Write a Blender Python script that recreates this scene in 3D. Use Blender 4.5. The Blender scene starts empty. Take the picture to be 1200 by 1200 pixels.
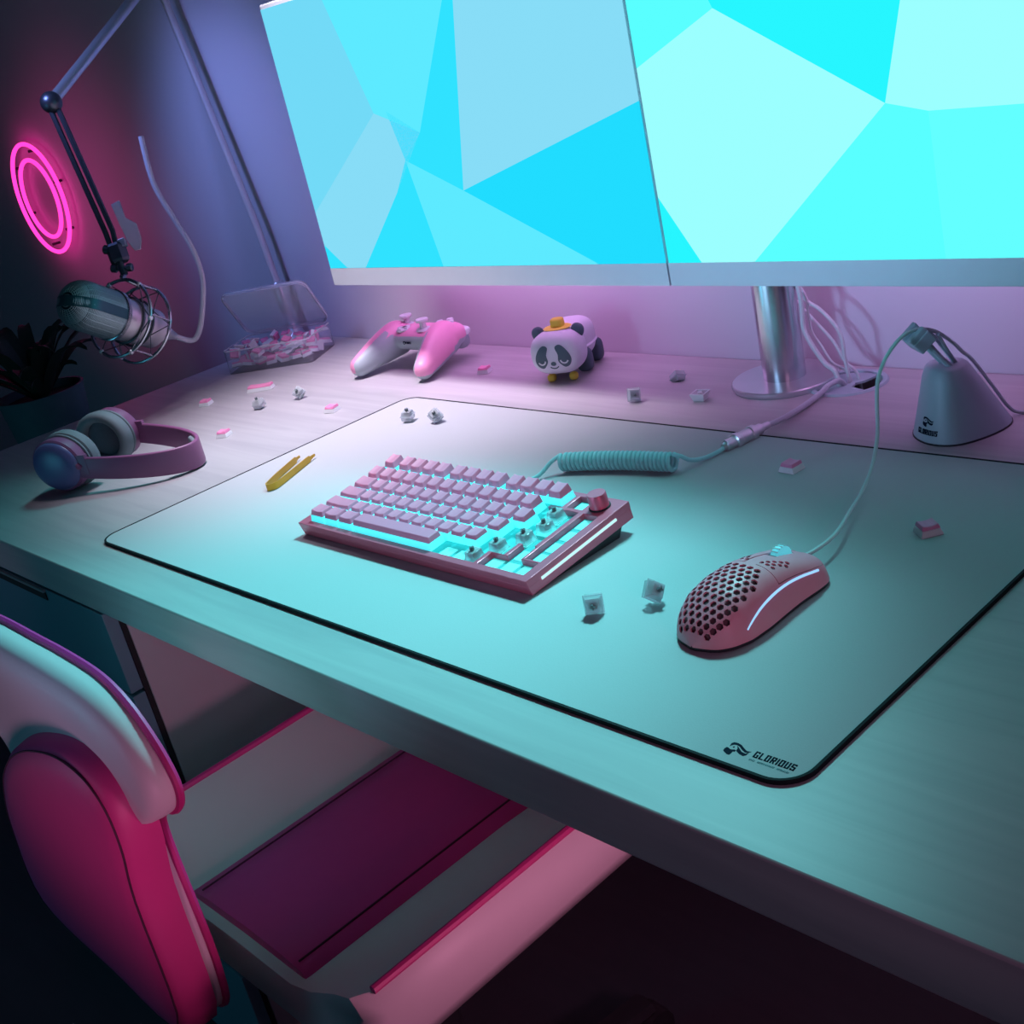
import bpy, bmesh, math, random
from mathutils import Vector, Matrix, Euler
random.seed(7)
C = bpy.context.scene.collection
R = math.radians
PI = math.pi

# ------------------------------------------------------------------ materials
MATS = {}
def mat(name, col, rough=.5, metal=0., emit=None, estr=0., noise=.06, scale=60., bump=0., coat=0., spec=.5, stretch=None, trans=0., alpha=None):
    if name in MATS: return MATS[name]
    m = bpy.data.materials.new(name); m.use_nodes = True
    nt = m.node_tree; N = nt.nodes; L = nt.links
    b = N['Principled BSDF']
    b.inputs['Base Color'].default_value = (*col, 1)
    b.inputs['Roughness'].default_value = rough
    b.inputs['Metallic'].default_value = metal
    b.inputs['Specular IOR Level'].default_value = spec
    if coat: b.inputs['Coat Weight'].default_value = coat; b.inputs['Coat Roughness'].default_value = .12
    if trans: b.inputs['Transmission Weight'].default_value = trans
    if emit is not None:
        b.inputs['Emission Color'].default_value = (*emit, 1); b.inputs['Emission Strength'].default_value = estr
    if noise or bump:
        tc = N.new('ShaderNodeTexCoord'); mp = N.new('ShaderNodeMapping'); nz = N.new('ShaderNodeTexNoise')
        if stretch: mp.inputs['Scale'].default_value = stretch
        nz.inputs['Scale'].default_value = scale; nz.inputs['Detail'].default_value = 4
        L.new(tc.outputs['Object'], mp.inputs['Vector']); L.new(mp.outputs['Vector'], nz.inputs['Vector'])
        if noise:
            mx = N.new('ShaderNodeMix'); mx.data_type = 'RGBA'
            mx.inputs['A'].default_value = (*[c*(1-noise) for c in col], 1)
            mx.inputs['B'].default_value = (*[min(1, c*(1+noise)) for c in col], 1)
            L.new(nz.outputs['Fac'], mx.inputs['Factor']); L.new(mx.outputs['Result'], b.inputs['Base Color'])
        if bump:
            bp = N.new('ShaderNodeBump'); bp.inputs['Strength'].default_value = bump; bp.inputs['Distance'].default_value = .001
            L.new(nz.outputs['Fac'], bp.inputs['Height']); L.new(bp.outputs['Normal'], b.inputs['Normal'])
    MATS[name] = m
    return m

def clear(name, tint=(.9, .95, 1), milk=.12, gloss=.35, milkcol=(.8, .85, .9), rough=.08):
    """thin clear plastic: see-through, a little milky, shiny at grazing angles"""
    if name in MATS: return MATS[name]
    m = bpy.data.materials.new(name); m.use_nodes = True
    nt = m.node_tree; N = nt.nodes; L = nt.links
    N.remove(N['Principled BSDF']); out = N['Material Output']
    t = N.new('ShaderNodeBsdfTransparent'); t.inputs['Color'].default_value = (*tint, 1)
    d = N.new('ShaderNodeBsdfDiffuse'); d.inputs['Color'].default_value = (*milkcol, 1)
    g = N.new('ShaderNodeBsdfGlossy'); g.inputs['Roughness'].default_value = rough
    lw = N.new('ShaderNodeLayerWeight'); lw.inputs['Blend'].default_value = gloss
    a = N.new('ShaderNodeMixShader'); a.inputs[0].default_value = milk
    b = N.new('ShaderNodeMixShader')
    L.new(t.outputs[0], a.inputs[1]); L.new(d.outputs[0], a.inputs[2])
    L.new(lw.outputs['Fresnel'], b.inputs[0]); L.new(a.outputs[0], b.inputs[1]); L.new(g.outputs[0], b.inputs[2])
    L.new(b.outputs[0], out.inputs['Surface'])
    MATS[name] = m
    return m

def glow(name, col, s):
    if name in MATS: return MATS[name]
    m = bpy.data.materials.new(name); m.use_nodes = True
    nt = m.node_tree; N = nt.nodes; L = nt.links
    N.remove(N['Principled BSDF'])
    e = N.new('ShaderNodeEmission'); e.inputs['Color'].default_value = (*col, 1); e.inputs['Strength'].default_value = s
    L.new(e.outputs[0], N['Material Output'].inputs['Surface'])
    MATS[name] = m
    return m

def wood(name, c1, c2, rough=.42):
    m = bpy.data.materials.new(name); m.use_nodes = True
    nt = m.node_tree; N = nt.nodes; L = nt.links; b = N['Principled BSDF']
    tc = N.new('ShaderNodeTexCoord'); mp = N.new('ShaderNodeMapping'); mp.inputs['Scale'].default_value = (1.6, 26, 26)
    nz = N.new('ShaderNodeTexNoise'); nz.inputs['Scale'].default_value = 2.2; nz.inputs['Detail'].default_value = 7; nz.inputs['Distortion'].default_value = .9
    rp = N.new('ShaderNodeValToRGB'); rp.color_ramp.elements[0].position = .33; rp.color_ramp.elements[1].position = .66
    rp.color_ramp.elements[0].color = (*c1, 1); rp.color_ramp.elements[1].color = (*c2, 1)
    bp = N.new('ShaderNodeBump'); bp.inputs['Strength'].default_value = .06; bp.inputs['Distance'].default_value = .001
    L.new(tc.outputs['Object'], mp.inputs[0]); L.new(mp.outputs[0], nz.inputs[0]); L.new(nz.outputs['Fac'], rp.inputs[0])
    L.new(rp.outputs[0], b.inputs['Base Color']); L.new(nz.outputs['Fac'], bp.inputs['Height']); L.new(bp.outputs[0], b.inputs['Normal'])
    b.inputs['Roughness'].default_value = rough
    return m

M_desk = wood('whitewashed_wood', (.39, .39, .41), (.46, .46, .47))
M_pad = mat('pad_cloth', (.46, .48, .50), .75, noise=.04, scale=900, bump=.12, spec=.25)
M_black = mat('black_stitch', (.006, .008, .012), .75, noise=.2, scale=800, spec=.2)
M_ink = mat('navy_ink', (.004, .012, .030), .8, noise=.05, spec=.1)
M_ink2 = mat('teal_ink', (.06, .19, .22), .6, noise=.05)
M_wall = mat('wall_paint', (.62, .58, .66), .8, noise=.02, scale=8, bump=.03)
M_floor = mat('dark_floor', (.05, .055, .07), .5, noise=.15, scale=6, stretch=(1, 8, 1))
M_cab = mat('cabinet_lacquer', (.50, .46, .50), .45, noise=.02)
M_cabf = mat('cabinet_front', (.10, .22, .28), .5, noise=.03)
M_gap = mat('dark_gap', (.01, .012, .016), .8, noise=0)
M_alu = mat('brushed_aluminium', (.62, .66, .70), .26, 1., noise=.05, scale=20, stretch=(60, 60, 1))
M_alu2 = mat('satin_silver', (.70, .72, .75), .34, .85, noise=.03)
M_monwhite = mat('monitor_bezel', (.74, .78, .84), .4, .25, noise=.02)
M_dark = mat('dark_plastic', (.025, .028, .034), .45, noise=.08)
M_chrome = mat('mount_steel', (.50, .52, .56), .22, 1., noise=.04)
M_gun = mat('gunmetal', (.10, .11, .13), .34, .8, noise=.06)
M_pinkcase = mat('pink_anodised', (.82, .14, .22), .32, .30, noise=.03, scale=300)
M_keypink = mat('key_pink', (.95, .24, .38), .45, noise=.02, scale=200)
M_cappink = mat('cap_pink', (.80, .27, .47), .45, noise=.02, scale=200)
M_capwhite = mat('cap_white', (.74, .78, .80), .45, noise=.02, scale=200)
M_keyglow = mat('lit_key_skirt', (.3, .8, .8), .5, emit=(.05, .80, .86), estr=.9, noise=0)
M_plate = mat('lit_switch_plate', (.05, .35, .36), .5, emit=(.03, .55, .58), estr=.38, noise=.15, scale=220)
M_cell = mat('lit_switch_cell', (.2, .7, .7), .4, emit=(.12, .85, .85), estr=.75, noise=.2, scale=300)
M_slit = glow('side_light', (.55, .95, 1), 1.0)
M_mouse = mat('mouse_pink', (.92, .31, .40), .42, noise=.02, scale=300)
M_mousein = mat('mouse_core', (.16, .07, .09), .7, noise=.1)
M_mstrip = glow('mouse_light', (.30, .62, 1), 1.15)
M_wheel = mat('wheel_rubber', (.25, .55, .6), .5, emit=(.1, .7, .85), estr=.6, noise=0)
M_cord = mat('pale_cord', (.55, .68, .70), .6, noise=.1, scale=900, bump=.2)
M_coil = mat('aqua_cord', (.32, .72, .74), .5, noise=.08, scale=700, bump=.15)
M_braid = mat('braided_cord', (.52, .58, .64), .5, noise=.35, scale=1400, bump=.3)
M_white = mat('white_plastic', (.66, .72, .75), .42, noise=.02)
M_bungee = mat('bungee_plastic', (.40, .53, .58), .45, noise=.02)
M_padpink = mat('gamepad_pink', (.84, .35, .56), .38, noise=.02)
M_padwhite = mat('gamepad_white', (.38, .48, .51), .45, noise=.02)
M_panda = mat('panda_white', (.62, .64, .72), .5, noise=.03)
M_pandad = mat('panda_dark', (.055, .10, .13), .55, noise=.05)
M_yellow = mat('yellow_felt', (.74, .58, .06), .6, noise=.1)
M_gold = mat('gold_metal', (.62, .36, .03), .38, .45, noise=.06)
M_hp = mat('headphone_pink', (.25, .085, .20), .4, noise=.03)
M_hpcup = mat('headphone_cup', (.13, .13, .32), .35, noise=.03)
M_cush = mat('headphone_cushion', (.18, .22, .25), .7, noise=.06, bump=.1)
M_cushin = mat('cushion_mesh', (.09, .11, .14), .85, noise=.15, scale=400)
M_clearbox = clear('clear_box', (.97, .98, 1.), .10, .06, (.85, .88, .97))
M_clearlid = clear('clear_lid', (.97, .98, 1.), .30, .14, (.80, .84, .95))
M_clearrim = clear('clear_rim', (.95, .97, 1.), .55, .2, (.85, .88, .97))
def glassy(name):
    m = bpy.data.materials.new(name); m.use_nodes = True
    nt = m.node_tree; N = nt.nodes; L = nt.links; N.remove(N['Principled BSDF'])
    g = N.new('ShaderNodeBsdfGlass'); g.inputs['IOR'].default_value = 1.46; g.inputs['Roughness'].default_value = .04; g.inputs['Color'].default_value = (.95, .99, 1, 1)
    d = N.new('ShaderNodeBsdfDiffuse'); d.inputs['Color'].default_value = (.92, .96, .97, 1)
    t = N.new('ShaderNodeBsdfTransparent'); t.inputs['Color'].default_value = (.93, .97, 1, 1)
    a = N.new('ShaderNodeMixShader'); a.inputs[0].default_value = .42; b = N.new('ShaderNodeMixShader'); b.inputs[0].default_value = .30
    L.new(g.outputs[0], a.inputs[1]); L.new(d.outputs[0], a.inputs[2]); L.new(a.outputs[0], b.inputs[1]); L.new(t.outputs[0], b.inputs[2])
    L.new(b.outputs[0], N['Material Output'].inputs['Surface']); return m
M_sw = glassy('clear_switch')
M_stem = mat('switch_stem', (.16, .20, .21), .4, noise=.1)
M_pin = mat('pin_metal', (.7, .65, .55), .3, 1., noise=0)
M_neon = glow('neon_pink', (1, .035, .35), 2.2)
M_pot = mat('pot_clay', (.06, .13, .15), .6, noise=.1)
M_leaf = mat('dark_leaf', (.015, .035, .025), .6, noise=.3)
M_soil = mat('soil', (.012, .010, .009), .9, noise=.3)
M_cw = mat('chair_white', (.66, .62, .64), .45, noise=.02, scale=40, bump=.05)
M_cp = mat('chair_magenta', (.62, .05, .26), .5, noise=.04, scale=60, bump=.05)
M_cpip = mat('chair_piping', (.55, .03, .22), .5, noise=0)
M_seam = mat('seam_thread', (.06, .01, .04), .7, noise=0)

# ------------------------------------------------------------------ mesh helpers
def crom(pts, n=8, closed=False):
    P = [Vector(p) for p in pts]; out = []
    k = len(P)
    rng = range(k) if closed else range(k-1)
    for i in rng:
        if closed: a, b, c, d = P[(i-1) % k], P[i], P[(i+1) % k], P[(i+2) % k]
        else: a, b, c, d = P[max(i-1, 0)], P[i], P[i+1], P[min(i+2, k-1)]
        for j in range(n):
            t = j/n
            out.append(.5*((2*b)+(c-a)*t+(2*a-5*b+4*c-d)*t*t+(3*b-a-3*c+d)*t*t*t))
    if not closed: out.append(P[-1].copy())
    return out

class B:
    def __init__(s): s.bm = bmesh.new()
    def add(s, verts, faces, mx=None, mi=0):
        vs = [s.bm.verts.new((mx @ Vector(v)) if mx else v) for v in verts]
        for f in faces:
            try:
                fc = s.bm.faces.new([vs[i] for i in f]); fc.material_index = mi
            except ValueError: pass
        return s
    def box(s, c, d, mx=None, mi=0):
        x, y, z = c; a, b, h = d[0]/2, d[1]/2, d[2]/2
        v = [(x-a, y-b, z-h), (x+a, y-b, z-h), (x+a, y+b, z-h), (x-a, y+b, z-h), (x-a, y-b, z+h), (x+a, y-b, z+h), (x+a, y+b, z+h), (x-a, y+b, z+h)]
        return s.add(v, [(3, 2, 1, 0), (4, 5, 6, 7), (0, 1, 5, 4), (1, 2, 6, 5), (2, 3, 7, 6), (3, 0, 4, 7)], mx, mi)
    def frustum(s, c, d0, d1, z0, z1, off=(0, 0), mx=None, mi=0):
        x, y = c; a, b = d0[0]/2, d0[1]/2; e, f = d1[0]/2, d1[1]/2; ox, oy = off
        v = [(x-a, y-b, z0), (x+a, y-b, z0), (x+a, y+b, z0), (x-a, y+b, z0), (x+ox-e, y+oy-f, z1), (x+ox+e, y+oy-f, z1), (x+ox+e, y+oy+f, z1), (x+ox-e, y+oy+f, z1)]
        return s.add(v, [(3, 2, 1, 0), (4, 5, 6, 7), (0, 1, 5, 4), (1, 2, 6, 5), (2, 3, 7, 6), (3, 0, 4, 7)], mx, mi)
    def loft(s, rings, cap=True, closed=False, mx=None, mi=0):
        n = len(rings[0]); v = [p for r in rings for p in r]; f = []
        m = len(rings)
        for i in range(m if closed else m-1):
            for j in range(n):
                a = i*n+j; b = i*n+(j+1) % n; c = ((i+1) % m)*n+(j+1) % n; d = ((i+1) % m)*n+j
                f.append((a, b, c, d))
        if cap and not closed:
            f.append(tuple(range(n-1, -1, -1))); f.append(tuple((m-1)*n+j for j in range(n)))
        return s.add(v, f, mx, mi)
    def lathe(s, prof, seg=32, mx=None, mi=0, cap=True):
        rings = [[(r*math.cos(2*PI*j/seg), r*math.sin(2*PI*j/seg), z) for j in range(seg)] for r, z in prof]
        return s.loft(rings, cap, False, mx, mi)
    def tube(s, pts, r, seg=10, closed=False, mx=None, mi=0, flat=1.):
        P = [Vector(p) for p in pts]; n = len(P); rings = []
        rr = r if callable(r) else (lambda t: r)
        up = None
        for i in range(n):
            if closed: t = (P[(i+1) % n]-P[i-1]).normalized()
            else: t = (P[min(i+1, n-1)]-P[max(i-1, 0)]).normalized()
            if up is None:
                up = Vector((0, 0, 1)) if abs(t.z) < .9 else Vector((1, 0, 0))
            up = (up-t*up.dot(t)).normalized(); sd = t.cross(up)
            q = rr(i/max(1, n-1))
            rings.append([P[i]+up*q*math.cos(2*PI*j/seg)*flat+sd*q*math.sin(2*PI*j/seg) for j in range(seg)])
        return s.loft(rings, not closed, closed, mx, mi)
    def prism(s, poly, z0, z1, mx=None, mi=0):
        n = len(poly)
        v = [(x, y, z0) for x, y in poly]+[(x, y, z1) for x, y in poly]
        f = [tuple(range(n-1, -1, -1)), tuple(range(n, 2*n))]+[(i, (i+1) % n, n+(i+1) % n, n+i) for i in range(n)]
        return s.add(v, f, mx, mi)
    def sell(s, c, r, e1=1., e2=1., u=24, v=16, mx=None, mi=0):
        """superellipsoid"""
        sg = lambda w, e: math.copysign(abs(w)**e, w)
        rings = []
        for i in range(1, v):
            ph = -PI/2+PI*i/v
            rings.append([(c[0]+r[0]*sg(math.cos(ph), e1)*sg(math.cos(2*PI*j/u), e2), c[1]+r[1]*sg(math.cos(ph), e1)*sg(math.sin(2*PI*j/u), e2), c[2]+r[2]*sg(math.sin(ph), e1)) for j in range(u)])
        return s.loft(rings, True, False, mx, mi)
    def torus(s, Rr, r, seg=40, sub=10, mx=None, mi=0):
        return s.tube([(Rr*math.cos(2*PI*i/seg), Rr*math.sin(2*PI*i/seg), 0) for i in range(seg)], r, sub, True, mx, mi)
    def mesh(s, name='m'):
        bmesh.ops.recalc_face_normals(s.bm, faces=s.bm.faces)
        me = bpy.data.meshes.new(name); s.bm.to_mesh(me); s.bm.free(); return me

def ob(name, b, m, parent=None, smooth=35, bevel=0., loc=None, rot=None, seg=2):
    me = b.mesh(name) if isinstance(b, B) else b
    me.name = name
    for mm in (m if isinstance(m, (list, tuple)) else [m]): me.materials.append(mm)
    o = bpy.data.objects.new(name, me); C.objects.link(o)
    if parent: o.parent = parent
    if loc: o.location = loc
    if rot: o.rotation_euler = rot
    if smooth:
        for p in me.polygons: p.use_smooth = True
        try: me.set_sharp_from_angle(angle=R(smooth))
        except Exception: pass
    if bevel:
        md = o.modifiers.new('bevel', 'BEVEL'); md.width = bevel; md.segments = seg; md.limit_method = 'ANGLE'; md.angle_limit = R(30)
        md.harden_normals = False
    return o
def tag(o, label, cat, group=None):
    o['label'] = label; o['category'] = cat
    if group: o['group'] = group
    return o
def thing(name, label, cat, loc=(0, 0, 0), rz=0, group=None, rot=None):
    o = bpy.data.objects.new(name, None); o.empty_display_size = .02; C.objects.link(o)
    o.location = loc; o.rotation_euler = rot if rot else (0, 0, rz)
    return tag(o, label, cat, group)
def dup(root, loc, rot, label=None, group=None, skip=()):
    r = root.copy(); C.objects.link(r); r.location = loc; r.rotation_euler = rot
    if label: r['label'] = label
    if group: r['group'] = group
    for ch in list(root.children):
        c = ch.copy(); C.objects.link(c); c.parent = r
        for g in list(ch.children):
            d = g.copy(); C.objects.link(d); d.parent = c
    return r
def evalmesh(me, mods):
    o = bpy.data.objects.new('tmp', me); C.objects.link(o)
    for kind, kw in mods:
        md = o.modifiers.new(kind, kind)
        for k, v in kw.items(): setattr(md, k, v)
    dg = bpy.context.evaluated_depsgraph_get(); dg.update()
    r = bpy.data.meshes.new_from_object(o.evaluated_get(dg))
    bpy.data.objects.remove(o)
    return r
def fuse(b, voxel, smooth=6, fac=.5):
    return evalmesh(b.mesh(), [('REMESH', dict(mode='VOXEL', voxel_size=voxel)), ('SMOOTH', dict(iterations=smooth, factor=fac))])
def cut(me, cutter, op='DIFFERENCE'):
    o2 = bpy.data.objects.new('cutter', cutter); C.objects.link(o2)
    r = evalmesh(me, [('BOOLEAN', dict(operation=op, object=o2, solver='EXACT'))])
    bpy.data.objects.remove(o2)
    return r
def text(body, width=None, height=None, shear=0., extrude=.0001, bold=0.):
    cu = bpy.data.curves.new('t', 'FONT'); cu.body = body; cu.size = 1; cu.shear = shear; cu.extrude = 0; cu.offset = bold
    cu.resolution_u = 3
    o = bpy.data.objects.new('t', cu); C.objects.link(o)
    dg = bpy.context.evaluated_depsgraph_get(); dg.update()
    me = bpy.data.meshes.new_from_object(o.evaluated_get(dg)); bpy.data.objects.remove(o)
    xs = [v.co.x for v in me.vertices]; ys = [v.co.y for v in me.vertices]
    sx = width/(max(xs)-min(xs)); sy = height/(max(ys)-min(ys)) if height else sx
    for v in me.vertices: v.co = ((v.co.x-min(xs))*sx, (v.co.y-min(ys))*sy, 0)
    return evalmesh(me, [('SOLIDIFY', dict(thickness=extrude, offset=0))])
GW, GS = .56, .20
def blocktext(body, width, height, shear=0., ext=.00012):
    """bold condensed sans capitals built from strokes"""
    b = B(); x = 0
    w, t_ = GW, GS
    def bar(x0, y0, x1, y1): return [(x0, y0), (x1, y0), (x1, y1), (x0, y1)]
    l, r, tp, bt, md = bar(0, 0, t_, 1), bar(w-t_, 0, w, 1), bar(0, 1-t_*.8, w, 1), bar(0, 0, w, t_*.8), bar(0, .42, w, .42+t_*.8)
    G = {'G': [l, tp, bt, bar(w-t_, 0, w, .48), bar(w*.52, .36, w, .50), bar(w-t_, .72, w, 1)], 'L': [l, bt], 'O': [l, r, tp, bt], 'U': [l, r, bt], 'I': [bar(0, 0, t_, 1)],
         'R': [l, tp, md, bar(w-t_, .42, w, 1), [(w*.36, .46), (w-t_, 0), (w, 0), (w*.72, .46)]], 'S': [tp, md, bt, bar(0, .46, t_, 1), bar(w-t_, 0, w, .55), bar(w-t_, .74, w, 1), bar(0, 0, t_, .26)],
         'P': [l, tp, md, bar(w-t_, .42, w, 1)], 'C': [l, tp, bt, bar(w-t_, 0, w, .3), bar(w-t_, .7, w, 1)], 'A': [l, r, tp, md], 'E': [l, tp, md, bt],
         'M': [bar(0, 0, t_, 1), bar(w*1.3-t_, 0, w*1.3, 1), [(0, 1), (w*.65-.08, .35), (w*.65+.08, .35), (w*1.3, 1), (w*1.3-t_, 1), (w*.65, .62), (t_, 1)]],
         'N': [l, r, [(0, 1), (w-t_, 0), (w, 0), (t_, 1)]], 'X': [[(0, 0), (t_, 0), (w, 1), (w-t_, 1)], [(0, 1), (t_, 1), (w, 0), (w-t_, 0)]], 'B': [l, tp, md, bt, bar(w-t_, 0, w, .95)], ' ': []}
    for ch in body:
        for p in G[ch]: b.prism([(x+q[0], q[1]) for q in p], 0, 1)
        x += {'I': t_, 'M': w*1.3, ' ': w*.6}.get(ch, w)+.13
    x -= .13
    me = b.mesh()
    for v in me.vertices:
        v.co = (v.co.x/x*width+shear*v.co.y*height, v.co.y*height, v.co.z*ext)
    return me
def frame(o, z, x=None):
    z = Vector(z).normalized(); x = Vector(x) if x else (Vector((1, 0, 0)) if abs(z.x) < .9 else Vector((0, 1, 0)))
    x = (x-z*x.dot(z)).normalized(); y = z.cross(x)
    return Matrix(((x.x, y.x, z.x, o[0]), (x.y, y.y, z.y, o[1]), (x.z, y.z, z.z, o[2]), (0, 0, 0, 1)))
def struct(o): o['kind'] = 'structure'; return o
def rrect(w, h, r, n=6):
    out = []
    for cx, cy, a0 in ((w/2-r, h/2-r, 0), (-w/2+r, h/2-r, 90), (-w/2+r, -h/2+r, 180), (w/2-r, -h/2+r, 270)):
        for i in range(n+1):
            a = R(a0+90*i/n); out.append((cx+r*math.cos(a), cy+r*math.sin(a)))
    return out

# ------------------------------------------------------------------ camera
FPX = 1412.88419
CAM = Vector((1.27493483, -.44522071, .42898414))
MR = Matrix.Rotation(R(51.02791215), 3, 'Z') @ Matrix.Rotation(R(68.29756204), 3, 'X') @ Matrix.Rotation(R(-13.12436587), 3, 'Z')
cd = bpy.data.cameras.new('camera'); cam = bpy.data.objects.new('camera', cd); C.objects.link(cam)
cd.sensor_width = 36; cd.lens = FPX*36/1200; cd.clip_start = .01
cam.matrix_world = Matrix.Translation(CAM) @ MR.to_4x4()
bpy.context.scene.camera = cam

# ------------------------------------------------------------------ room
WY = .6748; FZ = -.73
struct(ob('wall_back', B().box((-.2, WY+.05, .6), (5.2, .1, 2.66)), M_wall, smooth=0))
struct(ob('wall_left', B().box((-2.75, -.9, .6), (.1, 3.2, 2.66)), M_wall, smooth=0))
struct(ob('floor', B().box((-.2, -.9, FZ-.05), (5.2, 3.3, .1)), M_floor, smooth=0))

# ------------------------------------------------------------------ desk
DX0, DX1, DY0 = -.587, 1.75, -.0533
t = thing('desk', 'long whitewashed wood desk with a thick front edge, under everything', 'desk', (.58, .31, FZ))
base = B().box(((DX0+DX1)/2, (DY0+WY-.001)/2, -.0215), (DX1-DX0, WY-.001-DY0, .043)).mesh()
hole = B().lathe([(.036, -.06), (.036, .02)], 40, Matrix.Translation((.567, .619, 0))).mesh()
me = cut(base, hole)
me.transform(Matrix.Translation((-.58, -.31, -FZ)))
ob('tabletop', me, M_desk, t, 30, .0018)
ob('side_panel', B().box((1.70-.58, 0, .3435), (.04, .66, .687)), M_desk, t, 30, .001)
g = B(); g.lathe([(.036, -.012), (.036, .0016), (.0385, .0026), (.041, .0024), (.0425, .0002), (.0365, -.002), (.0365, -.012)], 48, Matrix.Translation((.567-.58, .619-.31, -FZ)), cap=False)
ob('grommet', g, M_bungee, t)['label'] = 'grey plastic ring lining the cable hole'

gc = B(); gp_ = [(.0355*math.cos(a), .0355*math.sin(a)) for a in [R(62+k*8) for k in range(35)]]+[(.010, -.008), (.006, .004), (.012, .012)]
gc.prism([(x+.567-.58, y+.619-.31) for x, y in gp_], -.0030-FZ, -.0004-FZ)
ob('grommet_cap', gc, M_bungee, t, 20)['label'] = 'grey plastic cover closing most of the cable hole'
# drawer unit under the desk
t = thing('drawer_unit', 'dark drawer pedestal under the left end of the desk', 'drawers', (-.2, .25, FZ))
def L(x, y, z): return (x+.2, y-.25, z-FZ)
X0, X1 = -.50, .08
ob('body', B().box(L((X0+X1)/2, .265, -.3865), (X1-X0, .59, .681)), M_cab, t, 0, .001)
zt = -.0455
for h in (.102, .20, .20, .172):
    d = ob('drawer', B().box(L((X0+X1)/2, -.0445, zt-h/2), (X1-X0, .015, h-.004)), M_cabf, t, 30, .0008)
    bx = B(); bx.box(L(-.285, -.0535, zt-.004), (.43, .003, .0035)); bx.box(L(-.285, -.0530, zt-.011), (.43, .001, .010), mi=1)
    ob('handle', bx, [M_alu2, M_gap], d, 0)['label'] = 'thin silver pull strip over a dark groove'
    zt -= h
ob('groove', B().box(L(X1-.004, -.0335, -.39), (.0075, .006, .66)), M_gap, t, 0)['label'] = 'dark gap behind the drawer fronts'

# ------------------------------------------------------------------ desk mat
PW, PD, PT = .9144, .4604, .003
t = thing('desk_mat', 'large pale desk mat with black stitched edge on the desk', 'desk mat', (PW/2, PD/2, 0))
ob('mat_surface', B().prism(rrect(PW-.003, PD-.003, .0215, 10), .0003, PT), M_pad, t, 40)
o2 = rrect(PW, PD, .023, 10); i2 = rrect(PW-.005, PD-.005, .0205, 10); n = len(o2)
bd = B(); bd.loft([[(x, y, .0002) for x, y in o2], [(x, y, PT*.8) for x, y in o2], [(x*.9995, y*.999, PT+.0004) for x, y in o2], [(x, y, PT+.0003) for x, y in i2], [(x, y, .0002) for x, y in i2]], False, True)
ob('stitched_edge', bd, M_black, t)
def emblem(sc):
    """bearded head in profile, hair streaming to the right"""
    b = B()
    for p in EMB: b.prism([(x*sc, y*sc) for x, y in p], 0, .00012)
    return b
EMB = [[(0.087, 0.435), (0.032, 0.619), (0.083, 0.718), (0.243, 0.746), (0.431, 0.705), (0.63, 0.585), (0.818, 0.49), (1.0, 0.533), (0.909, 0.414), (0.792, 0.392), (0.631, 0.46), (0.422, 0.593), (0.285, 0.626), (0.173, 0.595), (0.112, 0.512)],
    [(0.314, 0.606), (0.49, 0.489), (0.681, 0.36), (0.855, 0.336), (0.948, 0.421), (0.938, 0.263), (0.858, 0.178), (0.682, 0.207), (0.468, 0.315), (0.425, 0.454)],
    [(0.027, 0.119), (0.0, 0.246), (0.019, 0.355), (0.103, 0.351), (0.208, 0.302), (0.288, 0.316), (0.372, 0.355), (0.437, 0.34), (0.456, 0.253), (0.371, 0.234), (0.396, 0.108), (0.384, 0.004), (0.274, 0.0), (0.108, 0.071)],
    [(0.207, 0.457), (0.249, 0.522), (0.293, 0.475), (0.253, 0.425)]]
ob('emblem', emblem(.0166), M_ink, t, 0, loc=(.8551-PW/2, .0096-PD/2, PT)) ['label'] = 'navy bearded head emblem'
ob('lettering', blocktext('GLORIOUS', .0290, .0061, -.12), M_ink, t, 0, loc=(.8748-PW/2, .0144-PD/2, PT+.00002))['label'] = 'navy printed word GLORIOUS'
ob('tagline', blocktext('PC GAMING RACE', .0278, .0014, 0), M_ink2, t, 0, loc=(.8747-PW/2, .0109-PD/2, PT+.00002))['label'] = 'small teal printed line'

# ------------------------------------------------------------------ key switches and keycaps
U = .01905
def switch_parts(par):
    b = B(); b.frustum((0, 0), (.0136, .0136), (.0140, .0140), .0, .0050); b.box((0, 0, .0055), (.0156, .0156, .001)); b.lathe([(.002, -.003), (.002, 0)], 10)
    hs = ob('housing', b, M_sw, par, 0, .0003, seg=1)
    pb = B(); pb.box((-.0035, .003, -.0016), (.0008, .0003, .0034)); pb.box((.0028, .005, -.0016), (.0008, .0003, .0034)); ob('pin', pb, M_pin, hs, 0)
    b = B(); b.frustum((0, 0), (.0140, .0140), (.0104, .0100), .006, .0112); b.box((0, .0045, .0090), (.0110, .003, .004))
    ob('top_cover', b, M_sw, par, 0, .0003, seg=1)
    b = B(); b.box((0, 0, .0075), (.0062, .0050, .0070)); b.box((0, 0, .0128), (.0041, .0013, .0038)); b.box((0, 0, .0128), (.0013, .0041, .0038))
    ob('stem', b, M_stem, par, 0)
    b = B(); b.tube([(.0026*math.cos(k*.55), .0026*math.sin(k*.55), .0008+k*.000085) for k in range(60)], .0003, 5)
    ob('spring', b, M_chrome, par)
SW = 'clear plastic key switch '
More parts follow.
